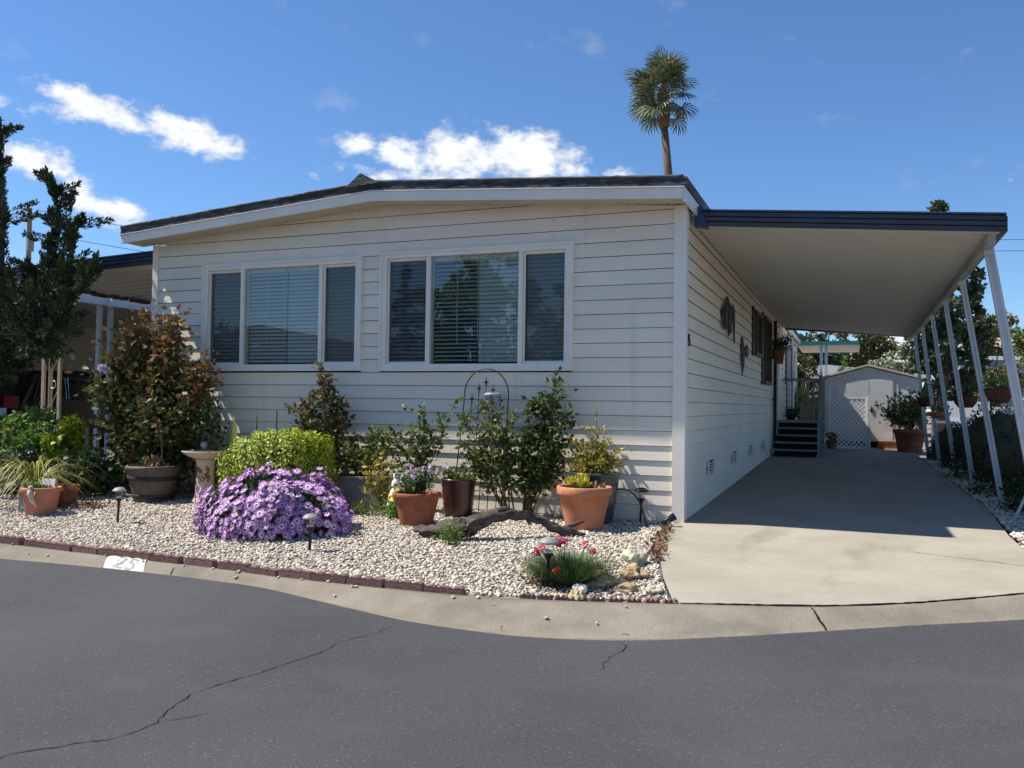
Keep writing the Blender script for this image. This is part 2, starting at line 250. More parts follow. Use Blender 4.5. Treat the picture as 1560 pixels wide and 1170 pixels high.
# ------------------------------------------------------------------ mesh helpers
def link(o, parent=None):
    COL.objects.link(o)
    if parent is not None: o.parent = parent
    return o
def tag(o, label=None, cat=None, group=None, kind=None):
    for k, v in (('label', label), ('category', cat), ('group', group), ('kind', kind)):
        if v: o[k] = v
    return o
def thing(name, label, cat, loc=(0, 0, 0), rz=0, group=None):
    o = bpy.data.objects.new(name, None); o.empty_display_size = .1; o.location = loc; o.rotation_euler = (0, 0, rz)
    link(o); return tag(o, label, cat, group)
def copy_tree(o, parent=None):
    c = o.copy(); link(c, parent)
    for ch in list(o.children): copy_tree(ch, c)
    return c
class MB:
    def __init__(s): s.v = []; s.f = []; s.m = []; s.cur = 0
    def mi(s, i): s.cur = i; return s
    def add(s, vs, fs):
        b = len(s.v); s.v += [tuple(p) for p in vs]; s.f += [tuple(b+i for i in f) for f in fs]; s.m += [s.cur]*len(fs); return s
    def box(s, c, d, rz=0, rx=0, ry=0, taper=1):
        x, y, z = d[0]/2, d[1]/2, d[2]/2
        vs = [Vector((sx*x*(taper if sz > 0 else 1), sy*y*(taper if sz > 0 else 1), sz*z)) for sz in (-1, 1) for sx, sy in ((-1, -1), (1, -1), (1, 1), (-1, 1))]
        rot = Matrix.Rotation(rz, 3, 'Z') @ Matrix.Rotation(ry, 3, 'Y') @ Matrix.Rotation(rx, 3, 'X')
        return s.add([rot @ v + Vector(c) for v in vs], [(3, 2, 1, 0), (4, 5, 6, 7), (0, 1, 5, 4), (1, 2, 6, 5), (2, 3, 7, 6), (3, 0, 4, 7)])
    def box2(s, a, b): return s.box([(a[i]+b[i])/2 for i in range(3)], [abs(b[i]-a[i]) for i in range(3)])
    def tube(s, pts, rad, n=6, cap=True):
        pts = [Vector(p) for p in pts]
        if isinstance(rad, (int, float)): rad = [rad]*len(pts)
        vs = []; ref = Vector((0, 0, 1))
        for i, p in enumerate(pts):
            t = (pts[min(i+1, len(pts)-1)]-pts[max(i-1, 0)])
            if t.length < 1e-9: t = Vector((0, 0, 1))
            t.normalize()
            a = t.cross(ref)
            if a.length < .05: a = t.cross(Vector((1, 0, 0)))
            a.normalize(); b = t.cross(a)
            for k in range(n):
                q = 2*math.pi*k/n; vs.append(p+(a*math.cos(q)+b*math.sin(q))*rad[i])
        fs = [(i*n+k, i*n+(k+1) % n, (i+1)*n+(k+1) % n, (i+1)*n+k) for i in range(len(pts)-1) for k in range(n)]
        if cap: fs += [tuple(range(n-1, -1, -1)), tuple((len(pts)-1)*n+k for k in range(n))]
        return s.add(vs, fs)
    def lathe(s, prof, n=24, c=(0, 0, 0), ripple=0, rk=0):
        vs = []
        for r, z in prof:
            for k in range(n):
                q = 2*math.pi*k/n; rr = r*(1+ripple*math.cos(rk*q)); vs.append((c[0]+rr*math.cos(q), c[1]+rr*math.sin(q), c[2]+z))
        fs = [(i*n+k, i*n+(k+1) % n, (i+1)*n+(k+1) % n, (i+1)*n+k) for i in range(len(prof)-1) for k in range(n)]
        return s.add(vs, fs)
    def disc(s, r, z, n=20, c=(0, 0, 0)):
        return s.add([(c[0]+r*math.cos(2*math.pi*k/n), c[1]+r*math.sin(2*math.pi*k/n), c[2]+z) for k in range(n)], [tuple(range(n))])
    def blob(s, c, r, jit=.12, sub=2, seed=0, flat=None):
        bm = bmesh.new(); bmesh.ops.create_icosphere(bm, subdivisions=sub, radius=1); rr = random.Random(seed)
        ph = [rr.uniform(0, 6) for _ in range(6)]
        vs = []
        for v in bm.verts:
            k = 1+jit*(math.sin(3.1*v.co.x+ph[0])+math.sin(3.7*v.co.y+ph[1])+math.sin(4.3*v.co.z+ph[2]))/1.6+jit*.6*math.sin(8*v.co.x+5*v.co.y+ph[3])
            vs.append((c[0]+v.co.x*r[0]*k, c[1]+v.co.y*r[1]*k, c[2]+max(v.co.z*r[2]*k, -1e9 if flat is None else flat)))
        s.add(vs, [tuple(q.index for q in f.verts) for f in bm.faces]); bm.free(); return s
    def build(s, name, mats, parent=None, smooth=False, loc=None):
        me = bpy.data.meshes.new(name); me.from_pydata(s.v, [], s.f); me.update()
        for q in (mats if isinstance(mats, (list, tuple)) else [mats]): me.materials.append(q)
        if any(s.m): me.polygons.foreach_set('material_index', s.m)
        if smooth: me.polygons.foreach_set('use_smooth', [True]*len(me.polygons))
        o = bpy.data.objects.new(name, me)
        if loc is not None: o.location = loc
        return link(o, parent)
def np_mesh(name, V, F, mats, parent=None, smooth=False):
    """V (n,3), F (m,k) of equal-sized faces"""
    V = np.ascontiguousarray(V, dtype=np.float32); F = np.ascontiguousarray(F, dtype=np.int32); m_, k_ = F.shape
    me = bpy.data.meshes.new(name); me.vertices.add(len(V)); me.vertices.foreach_set('co', V.ravel())
    me.loops.add(m_*k_); me.loops.foreach_set('vertex_index', F.ravel())
    me.polygons.add(m_); me.polygons.foreach_set('loop_start', np.arange(0, m_*k_, k_, dtype=np.int32)); me.polygons.foreach_set('loop_total', np.full(m_, k_, dtype=np.int32))
    if smooth: me.polygons.foreach_set('use_smooth', np.ones(m_, dtype=bool))
    me.update(calc_edges=True)
    for q in (mats if isinstance(mats, (list, tuple)) else [mats]): me.materials.append(q)
    return link(bpy.data.objects.new(name, me), parent)
def unit(a): return a/np.maximum(np.linalg.norm(a, axis=1, keepdims=True), 1e-9)
def leaves(name, P, mat_, parent=None, size=.05, ratio=.5, up=.3, D=None, jitter=.9, fold=.25, svar=.35, face=None):
    """one mesh of folded leaves: base, two sides, tip"""
    P = np.asarray(P, dtype=float); n = len(P)
    d = RNG.normal(size=(n, 3))*jitter
    if D is not None: d = d+np.asarray(D)
    d[:, 2] += up; d = unit(d)
    a = unit(np.cross(d, RNG.normal(size=(n, 3))))
    if face is not None:                                  # leaves that lie along the surface they cover
        fn = unit(np.asarray(face)+RNG.normal(size=(n, 3))*.38); d = unit(d-(np.sum(d*fn, 1, keepdims=True))*fn*.8); a = unit(np.cross(d, fn))
    nn = np.cross(a, d)
    s = size*(1+RNG.uniform(-svar, svar, size=(n, 1)))
    w = s*ratio*.5
    mid = P+d*s*.45
    V = np.stack([P, mid+a*w+nn*w*fold, P+d*s, mid-a*w+nn*w*fold], axis=1).reshape(-1, 3)
    i = np.arange(n)[:, None]*4
    F = np.concatenate([i+np.array([[0, 1, 2]]), i+np.array([[0, 2, 3]])], axis=1).reshape(-1, 3)
    return np_mesh(name, V, F, mat_, parent)
def ball(n, c, r, lo=.0, hi=1.0):
    d = unit(RNG.normal(size=(n, 3))); rr = RNG.uniform(lo**3, hi**3, size=(n, 1))**(1/3)
    return np.array(c)+d*rr*np.array(r)
def curve_pts(p0, p1, p2, n=8):
    return [tuple((1-t)**2*np.array(p0)+2*t*(1-t)*np.array(p1)+t*t*np.array(p2)) for t in np.linspace(0, 1, n)]
SL = .016
def gz(y): return SL*y
def text_mesh(name, body, size, extrude, m, parent, align=False):
    c = bpy.data.curves.new(name, 'FONT'); c.body = body; c.size = size; c.extrude = extrude
    if align: c.align_x = 'CENTER'; c.align_y = 'CENTER'
    tmp = bpy.data.objects.new('tmp', c); me = bpy.data.meshes.new_from_object(tmp); bpy.data.objects.remove(tmp)
    me.materials.clear(); me.materials.append(m); me.name = name
    return link(bpy.data.objects.new(name, me), parent)
def plane(name, pts, off, m, kind='structure', parent=None):
    mb = MB(); mb.add([(x, y, SL*y+off) for x, y in pts], [tuple(range(len(pts)))])
    o = mb.build(name, m, parent)
    if o.data.polygons[0].normal.z < 0: o.data.flip_normals()
    if kind: o['kind'] = kind
    return o

# ------------------------------------------------------------------ ground, road, kerb, driveway
def ground():
    mb = MB(); prof = [(-500, -.8), (-45, -.8), (-40, SL*-40-.17), (20, SL*20-.17), (28, .16), (700, .16)]
    vs = []
    for y, z in prof: vs += [(-700, y, z), (700, y, z)]
    mb.add(vs, [(2*i, 2*i+1, 2*i+3, 2*i+2) for i in range(len(prof)-1)])
    mb.build('ground', M['earth'])['kind'] = 'structure'
ground()
BACK = [(-60, -3.6), (-14, -3.66), (-9, -3.7), (-5.35, -3.75), (-4.12, -3.805), (-3.06, -3.832), (-2.09, -3.905), (-1.28, -3.895), (-.77, -3.88), (-.08, -3.75), (.62, -3.53), (1.0, -3.40), (1.5, -3.24),
        (2.1, -2.88), (2.8, -2.28), (3.5, -1.65), (4.6, -.8), (6, -.1), (9, .4), (60, .6)]
EDGE = [(-60, -4.05), (-14, -4.1), (-9, -4.12), (-4.95, -4.11), (-4.2, -4.05), (-3.1, -4.03), (-2.27, -4.07), (-1.6, -4.27), (-.85, -4.475), (-.14, -4.52), (.48, -4.36), (.815, -4.16), (1.335, -3.82),
        (2.07, -3.30), (2.7, -2.90), (3.6, -2.1), (4.8, -1.2), (6.2, -.5), (9, 0), (60, .2)]
def resample(poly, n):
    p = np.array(poly, float); d = np.r_[0, np.cumsum(np.linalg.norm(np.diff(p, axis=0), axis=1))]
    t = np.linspace(0, d[-1], n); return np.stack([np.interp(t, d, p[:, 0]), np.interp(t, d, p[:, 1])], 1)
def smooth_poly(poly, xs):
    p = np.array(poly); y = np.interp(xs, p[:, 0], p[:, 1]); y2 = y.copy()
    for _ in range(3): y2[1:-1] = (y2[:-2]+2*y2[1:-1]+y2[2:])/4
    return np.stack([xs, y2], 1)
XS = np.concatenate([[-60, -30], np.arange(-14, 9.01, .12), [30, 60]])
BK = smooth_poly(BACK, XS); ED = smooth_poly(EDGE, XS)
def back_y(x): return float(np.interp(x, BK[:, 0], BK[:, 1]))
def kerb():
    prof = [(0, -.06), (0, .0), (.12, -.002), (.3, -.014), (.5, -.042), (.66, -.066), (.74, -.07), (.84, -.062), (1.0, -.036), (1.0, -.12)]
    n = len(prof); V = []
    for b, e in zip(BK, ED):
        for t, z in prof:
            q = b+(e-b)*t; V.append((q[0], q[1], gz(q[1])+z))
    F = [(i*n+k, (i+1)*n+k, (i+1)*n+k+1, i*n+k+1) for i in range(len(BK)-1) for k in range(n-1)]
    o = np_mesh('kerb', V, F, M['kerb'], smooth=False); o['kind'] = 'structure'
    o.data.polygons.foreach_set('use_smooth', [True]*len(o.data.polygons)); return o
kerb_o = kerb()
road = plane('road', [tuple(p) for p in ED]+[(60, -60), (-60, -60)], -.04, M['asphalt'])
def strip(name, pts, w, off, m, parent, jag=.0):
    P = []
    for a, b in zip(pts[:-1], pts[1:]):
        k = max(2, int(math.dist(a, b)/.035))
        for i in range(k): P.append((a[0]+(b[0]-a[0])*i/k, a[1]+(b[1]-a[1])*i/k))
    P.append(pts[-1]); P = np.array(P); P[1:-1] += RNG.normal(size=(len(P)-2, 2))*jag
    T = np.gradient(P, axis=0); T /= np.linalg.norm(T, axis=1, keepdims=True)+1e-9; Nn = np.stack([-T[:, 1], T[:, 0]], 1)
    ww = w*(1+RNG.uniform(-.6, .6, size=(len(P), 1)))*np.clip(np.sin(np.linspace(0.05, 3.09, len(P)))*3, .2, 1)[:, None]
    A = P+Nn*ww/2; B = P-Nn*ww/2; n = len(P)
    offf = off if callable(off) else (lambda p: off)
    V = [(x, y, gz(y)+offf((x, y))) for x, y in A]+[(x, y, gz(y)+offf((x, y))) for x, y in B]
    o = np_mesh(name, V, [(i, i+1, n+i+1, n+i) for i in range(n-1)], m, parent); return o
strip('road_crack', [(-1.6, -7.6), (-1.336, -6.806), (-1.321, -6.735), (-1.21, -6.621), (-1.101, -6.513), (-1.068, -6.427), (-1.058, -6.309), (-1.124, -6.142), (-1.167, -5.981), (-1.123, -5.787), (-1.07, -5.607), (-1.03, -5.421), (-.982, -5.256), (-.986, -4.997), (-.919, -4.827), (-.883, -4.585)], .005, -.037, M['crack'], road, .006)
strip('road_crack', [(-1.06, -6.30), (-.98, -6.22), (-.93, -6.12)], .003, -.037, M['crack'], road, .004)
strip('road_crack', [(.495, -4.9), (.481, -4.715), (.519, -4.511), (.52, -4.444), (.475, -4.38)], .005, -.037, M['crack'], road, .01)
def kz(p):
    b = np.array([p[0], back_y(p[0])]); i = np.argmin(np.linalg.norm(BK-np.array(p), axis=1)); w = np.linalg.norm(ED[i]-BK[i]); t = np.linalg.norm(np.array(p)-BK[i])/max(w, 1e-6)
    return float(np.interp(t, [0, .12, .3, .5, .66, .74, .84, 1], [0, -.002, -.014, -.042, -.066, -.07, -.062, -.036]))+.006
strip('kerb_joint', [(1.44, -3.27), (1.5, -3.45), (1.58, -3.68)], .014, kz, M['crack'], kerb_o, .003)
strip('kerb_joint', [(-2.62, -3.87), (-2.7, -4.02)], .010, kz, M['crack'], kerb_o, .004)
strip('kerb_joint', [(-3.25, -3.85), (-3.2, -3.98)], .008, kz, M['crack'], kerb_o, .004)
LEFT_E = [(.60, -3.52), (.378, -2.78), (.196, -2.03), (.033, -1.05), (-.045, -.2), (0, .02), (0, 15.0)]
drive = plane('driveway', LEFT_E+[(3.1, 15.0), (3.08, 9.2), (3.16, 6), (3.22, 2.7), (3.12, .5), (3.12, -.35), (3.3, -1.1), (3.7, -1.47)]+[(x, back_y(x)+.012) for x in np.arange(3.5, .6, -.2)], .004, M['drive'])
strip('driveway_joint', [(x, back_y(x)+.006) for x in np.arange(.62, 3.4, .3)], .018, .0075, M['crack'], drive, .001)
strip('driveway_crack', [(2.1, -.86), (2.23, -.899), (2.379, -.963), (2.619, -1.044), (2.802, -1.112), (3.1, -1.25)], .007, .0075, M['crack'], drive, .006)
strip('driveway_joint', [(.02, 5.6), (3.15, 5.6)], .012, .0075, M['crack'], drive, .001)
plane('gravel_bed', [(-9.2, -3.7)]+[(x, back_y(x)) for x in np.arange(-9, .61, .3)]+LEFT_E[:-2]+[(-.02, .1), (-9.2, .1)], -.02, M['gravelbase'])
plane('gravel_strip', [(3.2, -.5), (3.35, 14.8), (7, 14.8), (7, -.1), (4.2, -.9)], -.02, M['gravelbase'])
plane('side_yard', [(-9.2, -3.68), (-9.2, 16), (-40, 16), (-40, -3.66)], -.02, M['asphalt'])
# drive left edge as x(y)
def left_x(y):
    p = np.array(LEFT_E[:-1]); return np.interp(y, p[:, 1], p[:, 0])
def pebbles(name, n, sampler, lo, hi):
    bm = bmesh.new(); bmesh.ops.create_icosphere(bm, subdivisions=1, radius=1)
    bv = np.array([v.co[:] for v in bm.verts]); bf = np.array([[q.index for q in f.verts] for f in bm.faces]); bm.free()
    P = sampler(n); n = len(P)
    s = RNG.uniform(lo, hi, size=(n, 1))*np.stack([RNG.uniform(.8, 1.35, n), RNG.uniform(.7, 1.1, n), RNG.uniform(.5, .8, n)], 1)
    a = RNG.uniform(0, 6.28, n); ca, sa = np.cos(a), np.sin(a)
    jit = 1+RNG.uniform(-.16, .16, size=(n, 12, 1))
    v = bv[None]*jit*s[:, None]
    tilt = RNG.normal(size=(n, 1))*.25
    v[:, :, 2] += v[:, :, 0]*tilt
    x = v[:, :, 0]*ca[:, None]-v[:, :, 1]*sa[:, None]; y = v[:, :, 0]*sa[:, None]+v[:, :, 1]*ca[:, None]
    V = np.stack([x+P[:, :1], y+P[:, 1:2], v[:, :, 2]+P[:, 2:3]], 2).reshape(-1, 3)
    F = (bf[None]+(np.arange(n)*12)[:, None, None]).reshape(-1, 3)
    return np_mesh(name, V, F, M['pebble'], smooth=True)
def samp_garden(n):
    P = np.zeros((0, 3))
    while len(P) < n:
        q = RNG.uniform([-8.6, -4.0], [.65, -.02], size=(n, 2))
        yb = np.interp(q[:, 0], BK[:, 0], BK[:, 1])+.1
        ok = (q[:, 1] > yb) & (q[:, 0] < left_x(q[:, 1])-.015)
        ok &= RNG.uniform(size=n) < np.where(q[:, 0] < -6.9, .55, 1)
        q = q[ok]; P = np.concatenate([P, np.c_[q, gz(q[:, 1])-.012+RNG.uniform(-.006, .010, len(q))]])
    return P[:n]
tag(pebbles('gravel', 56000, samp_garden, .0075, .0178), kind='stuff')
def samp_strip(n):
    q = RNG.uniform([3.12, -.4], [4.6, 11.5], size=(n, 2)); q = q[q[:, 0] > np.interp(q[:, 1], [-.4, .5, 2.7, 6, 9.2, 11.5], [3.14, 3.15, 3.25, 3.2, 3.1, 3.1])]
    return np.c_[q, gz(q[:, 1])-.012+RNG.uniform(-.006, .010, len(q))]
tag(pebbles('gravel', 9000, samp_strip, .016, .03), kind='stuff')
def samp_stray(n):
    x = RNG.uniform(-6, .9, n); t = RNG.beta(1, 2.2, n)*.8
    y = np.interp(x, BK[:, 0], BK[:, 1])*(1-t)+np.interp(x, ED[:, 0], ED[:, 1])*t
    return np.array([[a, b, gz(b)+kz((a, b))+.004] for a, b in zip(x, y)])
tag(pebbles('stray_gravel', 24, samp_stray, .008, .018), kind='stuff')

# ------------------------------------------------------------------ scalloped brick edging
def edging():
    t = thing('brick_edging', 'dark red scalloped brick edging between white gravel and the kerb', 'garden edging')
    # a straight scalloped unit .30 long, three bumps
    L_, hgt, th = .30, .095, .065; nb = 3; prof = []
    for k in range(nb*6+1):
        x = L_*k/(nb*6); prof.append((x, hgt-.028*(1-abs(math.sin(math.pi*nb*x/L_))**.6)))
    mb = MB(); n = len(prof)
    vs = [(x+.003 if i == 0 else (x-.003 if i == n-1 else x), y, z) for y in (0, th) for i, (x, z) in enumerate(prof)]+[(.003, 0, -.05), (L_-.003, 0, -.05), (.003, th, -.05), (L_-.003, th, -.05)]
    b = 2*n
    fs = [tuple(range(n-1, -1, -1))+(b, b+1), tuple(range(n, 2*n))+(b+3, b+2)]+[(i, i+1, n+i+1, n+i) for i in range(n-1)]+[(0, n, b+2, b), (n-1, b+1, b+3, 2*n-1)]
    mb.add(vs, fs); first = mb.build('brick', M['brick'], t)
    path = [p for p in BK if -9.2 < p[0] < -.45]; pts = resample(path, 400); s = np.r_[0, np.cumsum(np.linalg.norm(np.diff(pts, axis=0), axis=1))]
    k = 0; pos = 0; rr = random.Random(3)
    while pos+L_ < s[-1]:
        a = np.array([np.interp(pos, s, pts[:, 0]), np.interp(pos, s, pts[:, 1])]); bq = np.array([np.interp(pos+L_, s, pts[:, 0]), np.interp(pos+L_, s, pts[:, 1])])
        o = first if k == 0 else link(first.copy(), t)
        sink = max(0, (a[0]+1.3))*.045
        o.location = (a[0], a[1]+rr.uniform(-.012, .012), gz(a[1])-.035-sink+rr.uniform(-.008, .008)); o.rotation_euler = (rr.uniform(-.08, .05), rr.uniform(-.02, .02), math.atan2(bq[1]-a[1], bq[0]-a[0])+rr.uniform(-.03, .03))
        o.scale = (.985, 1, 1); k += 1; pos += L_*(1.0 if rr.random() > .12 else 1.15)
    for k in range(9):                                   # broken flat bits by the driveway corner
        o = link(first.copy(), t); x = -.38+k*.115; o.location = (x, back_y(x)+.02, gz(back_y(x))-.072); o.scale = (.33, 1, 1); o.rotation_euler = (0, 0, .12+.1*k/3)
edging()
# painted number plate on the kerb
def kerb_number():
    q = np.array([(-3.86, -4.02), (-3.45, -4.0), (-3.60, -3.80), (-3.99, -3.82)]); mb = MB(); n, m_ = 12, 14
    V = []
    for j in range(m_):
        for i in range(n):
            u, v = i/(n-1), j/(m_-1); p = (q[0]*(1-u)+q[1]*u)*(1-v)+(q[3]*(1-u)+q[2]*u)*v; V.append((p[0], p[1], gz(p[1])+kz(p)+.004))
    mb.add(V, [(j*n+i, j*n+i+1, (j+1)*n+i+1, (j+1)*n+i) for j in range(m_-1) for i in range(n-1)])
    t = tag(mb.build('kerb_number_plate', M['platepaint']), 'white painted rectangle with faded grey 25 on the kerb', 'kerb number')
    o = text_mesh('number', '25', .22, 0, M['greyprint'], t, True)
    bm = bmesh.new(); bm.from_mesh(o.data); bmesh.ops.triangulate(bm, faces=bm.faces); bmesh.ops.subdivide_edges(bm, edges=bm.edges, cuts=2); bmesh.ops.triangulate(bm, faces=bm.faces)
    c, sn = math.cos(R(-5)), math.sin(R(-5))
    for v in bm.verts:
        x, y = v.co.x*1.15, v.co.y*.78; x, y = -3.72+x*c-y*sn-.32*y, -3.905+x*sn+y*c; v.co = (x, y, gz(y)+kz((x, y))+.0075)
    bm.to_mesh(o.data); bm.free()
kerb_number()

# ------------------------------------------------------------------ the house
CO = .16; ZB = .165; XL = -7.32; DEPTH = 20.3
def gable(x): return 3.345+.0853*(3.65-abs(x+3.65))
WL = (-6.47, -3.98, 1.625, 3.05); WR = (-3.72, -1.23, 1.62, 3.075)
def house():
    t = thing('mobile_home', 'beige lap sided mobile home with two wide front windows and a low gable', 'mobile home')
    # inner walls set back behind the siding, room darkness put into their colour
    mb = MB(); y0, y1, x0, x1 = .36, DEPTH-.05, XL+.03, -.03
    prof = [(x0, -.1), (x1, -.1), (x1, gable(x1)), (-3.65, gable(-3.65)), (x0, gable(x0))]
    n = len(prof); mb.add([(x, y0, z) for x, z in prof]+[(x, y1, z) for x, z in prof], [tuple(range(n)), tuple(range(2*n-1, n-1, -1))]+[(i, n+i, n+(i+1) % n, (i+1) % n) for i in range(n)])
    mb.build('wall', M['room_shade'], t)
    MB().box2((x0, .02, -.1), (x0+.03, .36, gable(x0))).build('wall_return', M['room_shade'], t); MB().box2((x1-.03, .02, -.1), (x1, .36, gable(x1))).build('wall_return', M['room_shade'], t)
    rr = random.Random(5)
    def plank_front(xa, xb, k):
        z0 = ZB+CO*k; z1 = z0+CO-.001
        xs = sorted(set([xa, xb]+[x for x in np.arange(-7.5, 0, .25) if xa < x < xb]+([-3.65] if xa < -3.65 < xb else [])))
        if all(gable(x)+.03 < z0 for x in xs): return
        xs = [x for x in xs if gable(x)+.04 > z0]
        if len(xs) < 2: return
        mb = MB(); vs = []
        for x in xs:
            zt = min(z1, gable(x)+.05); f = (zt-z0)/(z1-z0)
            vs += [(x, -.004, z0+.03), (x, -.009, z0+.0042), (x, -.0155, z0+.0042), (x, -.0155+.0145*f, zt)]
        fs = []
        for i in range(len(xs)-1):
            a, b = 4*i, 4*i+4
            fs += [(a, b, b+1, a+1), (a+1, b+1, b+2, a+2), (a+2, b+2, b+3, a+3)]
        mb.add(vs, fs); o = mb.build('siding_plank', M['siding'], t); o.location.y = rr.uniform(-.0022, .001)
    xa, xb = XL+.05, -.09
    for k in range(-1, 22):
        segs = [(xa, WL[0]), (WL[1], WR[0]), (WR[1], xb)] if 9 <= k <= 17 else [(xa, xb)]
        for a, b in segs:
            if b-a > 4:
                j = a+rr.choice([3.3, 3.66, 2.6, 4.1, 4.7]); plank_front(a, j+.006, k); plank_front(j, b, k)
            else: plank_front(a, b, k)
    for k in range(-1, 21):                               # side wall along the carport
        z0 = ZB+CO*k; z1 = z0+CO-.001; y = .09
        while y < DEPTH:
            ye = min(DEPTH, y+rr.choice([3.66, 3.1, 3.66]))
            zt = min(z1, 3.41)
            if zt > z0: MB().add([(q, yy, zz) for yy in (y, ye+.005) for q, zz in ((.004, z0+.03), (.009, z0+.0042), (.0155, z0+.0042), (.001, zt))], [(0, 4, 5, 1), (1, 5, 6, 2), (2, 6, 7, 3)]).build('siding_plank', M['siding'], t)
            y = ye
    MB().box2((XL+.0, .03, -.1), (XL+.012, DEPTH, gable(XL))).build('side_wall', M['siding'], t)
    MB().box2((-.1, -.032, -.03), (.004, .0, 3.398)).box2((.0042, -.032, -.03), (.032, .095, 3.398)).build('corner_trim', M['trim'], t)
    MB().box2((XL-.032, -.032, -.03), (XL+.06, .0, 3.37)).box2((XL-.032, .0002, -.03), (XL, .095, 3.37)).build('corner_trim', M['trim'], t)
    MB().box2((XL+.1, -.002, -.1), (-.1, .03, .02)).build('skirting', M['siding'], t)
    # windows
    def window(W, mull, splits, tilt):
        x0, x1, z0, z1 = W
        mb = MB(); e = .028                                # outer channel, proud of the siding
        for a, b in (((x0, -.05, z0), (x0+e, .02, z1)), ((x1-e, -.05, z0), (x1, .02, z1)), ((x0+e, -.05, z0), (x1-e, .02, z0+e)), ((x0+e, -.05, z1-e), (x1-e, .02, z1))): mb.box2(a, b)
        w = .065; q = e+.0005
        for a, b in (((x0+q, -.034, z0+q), (x0+w+e, .10, z1-q)), ((x1-w-e, -.034, z0+q), (x1-q, .10, z1-q)), ((x0+w+e+.0005, -.034, z0+q), (x1-w-e-.0005, .10, z0+w+.02)), ((x0+w+e+.0005, -.034, z1-w-.01), (x1-w-e-.0005, .10, z1-q))): mb.box2(a, b)
        win = mb.build('window', M['trim'], t)
        zi0, zi1 = z0+w+.0205, z1-w-.0105; xi = [x0+w+e]+list(mull)+[x1-w-e]
        for m_ in mull: MB().box2((m_-.026, -.030, zi0+.0005), (m_+.026, .09, zi1-.0005)).build('mullion', M['trim'], win)
        for i in range(3):
            a = xi[i]+(.0265 if i else .0005); b = xi[i+1]-(.0265 if i < 2 else .0005); yy = .004 if i == 1 else .03
            MB().box2((a, yy, zi0), (b, yy+.004, zi1)).build('pane', M['glass'], win)
            if i != 1:
                s = MB()
                for c_, d_ in (((a, .006, zi0), (a+.022, .022, zi1)), ((b-.022, .006, zi0), (b, .022, zi1)), ((a+.0225, .006, zi0), (b-.0225, .022, zi0+.03)), ((a+.0225, .006, zi1-.035), (b-.0225, .022, zi1))): s.box2(c_, d_)
                s.build('sash', M['trim'], win)
                MB().add([(a+.022, .014, zi0+.03), (b-.022, .014, zi0+.03), (b-.022, .014, zi1-.035), (a+.022, .014, zi1-.035)], [(0, 1, 2, 3)]).build('insect_screen', M['screen'], win)
            cuts = [a+.01, b-.01] if i != 1 else [a+.01]+splits+[b-.01]
            for j in range(len(cuts)-1):
                ca, cb = cuts[j]+.006, cuts[j+1]-.006; tl = tilt[(i+j) if i < 2 else 3]
                sl = MB(); hw = .026; sl.add([(0, -hw*math.cos(tl), -hw*math.sin(tl)), (cb-ca, -hw*math.cos(tl), -hw*math.sin(tl)), (cb-ca, 0, .003), (0, 0, .003), (cb-ca, hw*math.cos(tl), hw*math.sin(tl)), (0, hw*math.cos(tl), hw*math.sin(tl))], [(0, 1, 2, 3), (3, 2, 4, 5)])
                first = sl.build('slat', M['slat'], win); z = zi0+.05; k = 0
                while z < zi1-.05:
                    o = first if k == 0 else link(first.copy(), win)
                    o.location = (ca, .085, z+rr.uniform(-.0012, .0012)); o.rotation_euler = (rr.uniform(-.04, .04), rr.uniform(-.0015, .0015), 0); k += 1; z += .0495
                MB().box2((ca, .06, zi1-.05), (cb, .11, zi1-.002)).build('head_rail', M['slat'], win)
        for xx in ([xi[1]+.35, xi[1]+.62] if splits else []):
            MB().box2((xx, .045, zi0+.25), (xx+.006, .05, zi1-.05)).build('pull_cord', M['slat'], win)
        return win
    window(WL, (-5.81, -4.585), [-5.16], (R(62), R(52), R(60), R(64)))
    window(WR, (-3.055, -1.865), [-2.44], (R(40), R(28), R(66), R(66)))
    # side windows seen at a grazing angle
    for y0, y1, z0, z1 in ((6.95, 8.0, 2.2, 3.02), (8.7, 10.1, 1.72, 3.1), (15.2, 16.2, 1.9, 3.0), (17.4, 18.2, 2.0, 3.0)):
        mb = MB()
        for a, b in (((.0, y0, z0), (.07, y0+.06, z1)), ((.0, y1-.06, z0), (.07, y1, z1)), ((.0, y0+.0605, z0), (.07, y1-.0605, z0+.06)), ((.0, y0+.0605, z1-.06), (.07, y1-.0605, z1)), ((.0, (y0+y1)/2-.02, z0+.0605), (.05, (y0+y1)/2+.02, z1-.0605))): mb.box2(a, b)
        w = mb.build('side_window', M['bone'] if y0 < 12 else M['trim'], t)
        MB().box2((.022, y0+.06, z0+.06), (.028, (y0+y1)/2-.021, z1-.06)).build('pane', M['carglass'], w); MB().box2((.022, (y0+y1)/2+.021, z0+.06), (.028, y1-.06, z1-.06)).build('pane', M['carglass'], w)
        MB().box2((.001, y0-.34, z0-.02), (.035, y0-.04, z1+.04)).build('shutter', M['black'], t)
    MB().box2((.01, 12.2, .95), (.05, 13.1, 3.05)).build('side_door', M['trim'], t)
    for y in (1.65, 4.01, 6.28, 8.61):                    # louvred skirting vents
        mb = MB(); mb.box2((.02, y, .40), (.026, y+.42, .56))
        v = mb.build('skirting_vent', M['black'], t)
        f = MB()
        for a, b in (((.02, y-.02, .385), (.034, y+.02, .575)), ((.02, y+.40, .385), (.034, y+.44, .575))): f.box2(a, b)
        f.build('vent_frame', M['trim'], v)
        l0 = MB().box((.036, y+.21, .42), (.02, .36, .004), ry=.6).build('louvre', M['trim'], v)
        for k in (1, 2, 3): o = link(l0.copy(), v); o.location = (0, 0, .036*k)
    # roof: slab, fascia, soffit, drip edge, ridge cap
    rx0, rx1, yf = -7.56, .06, -.40
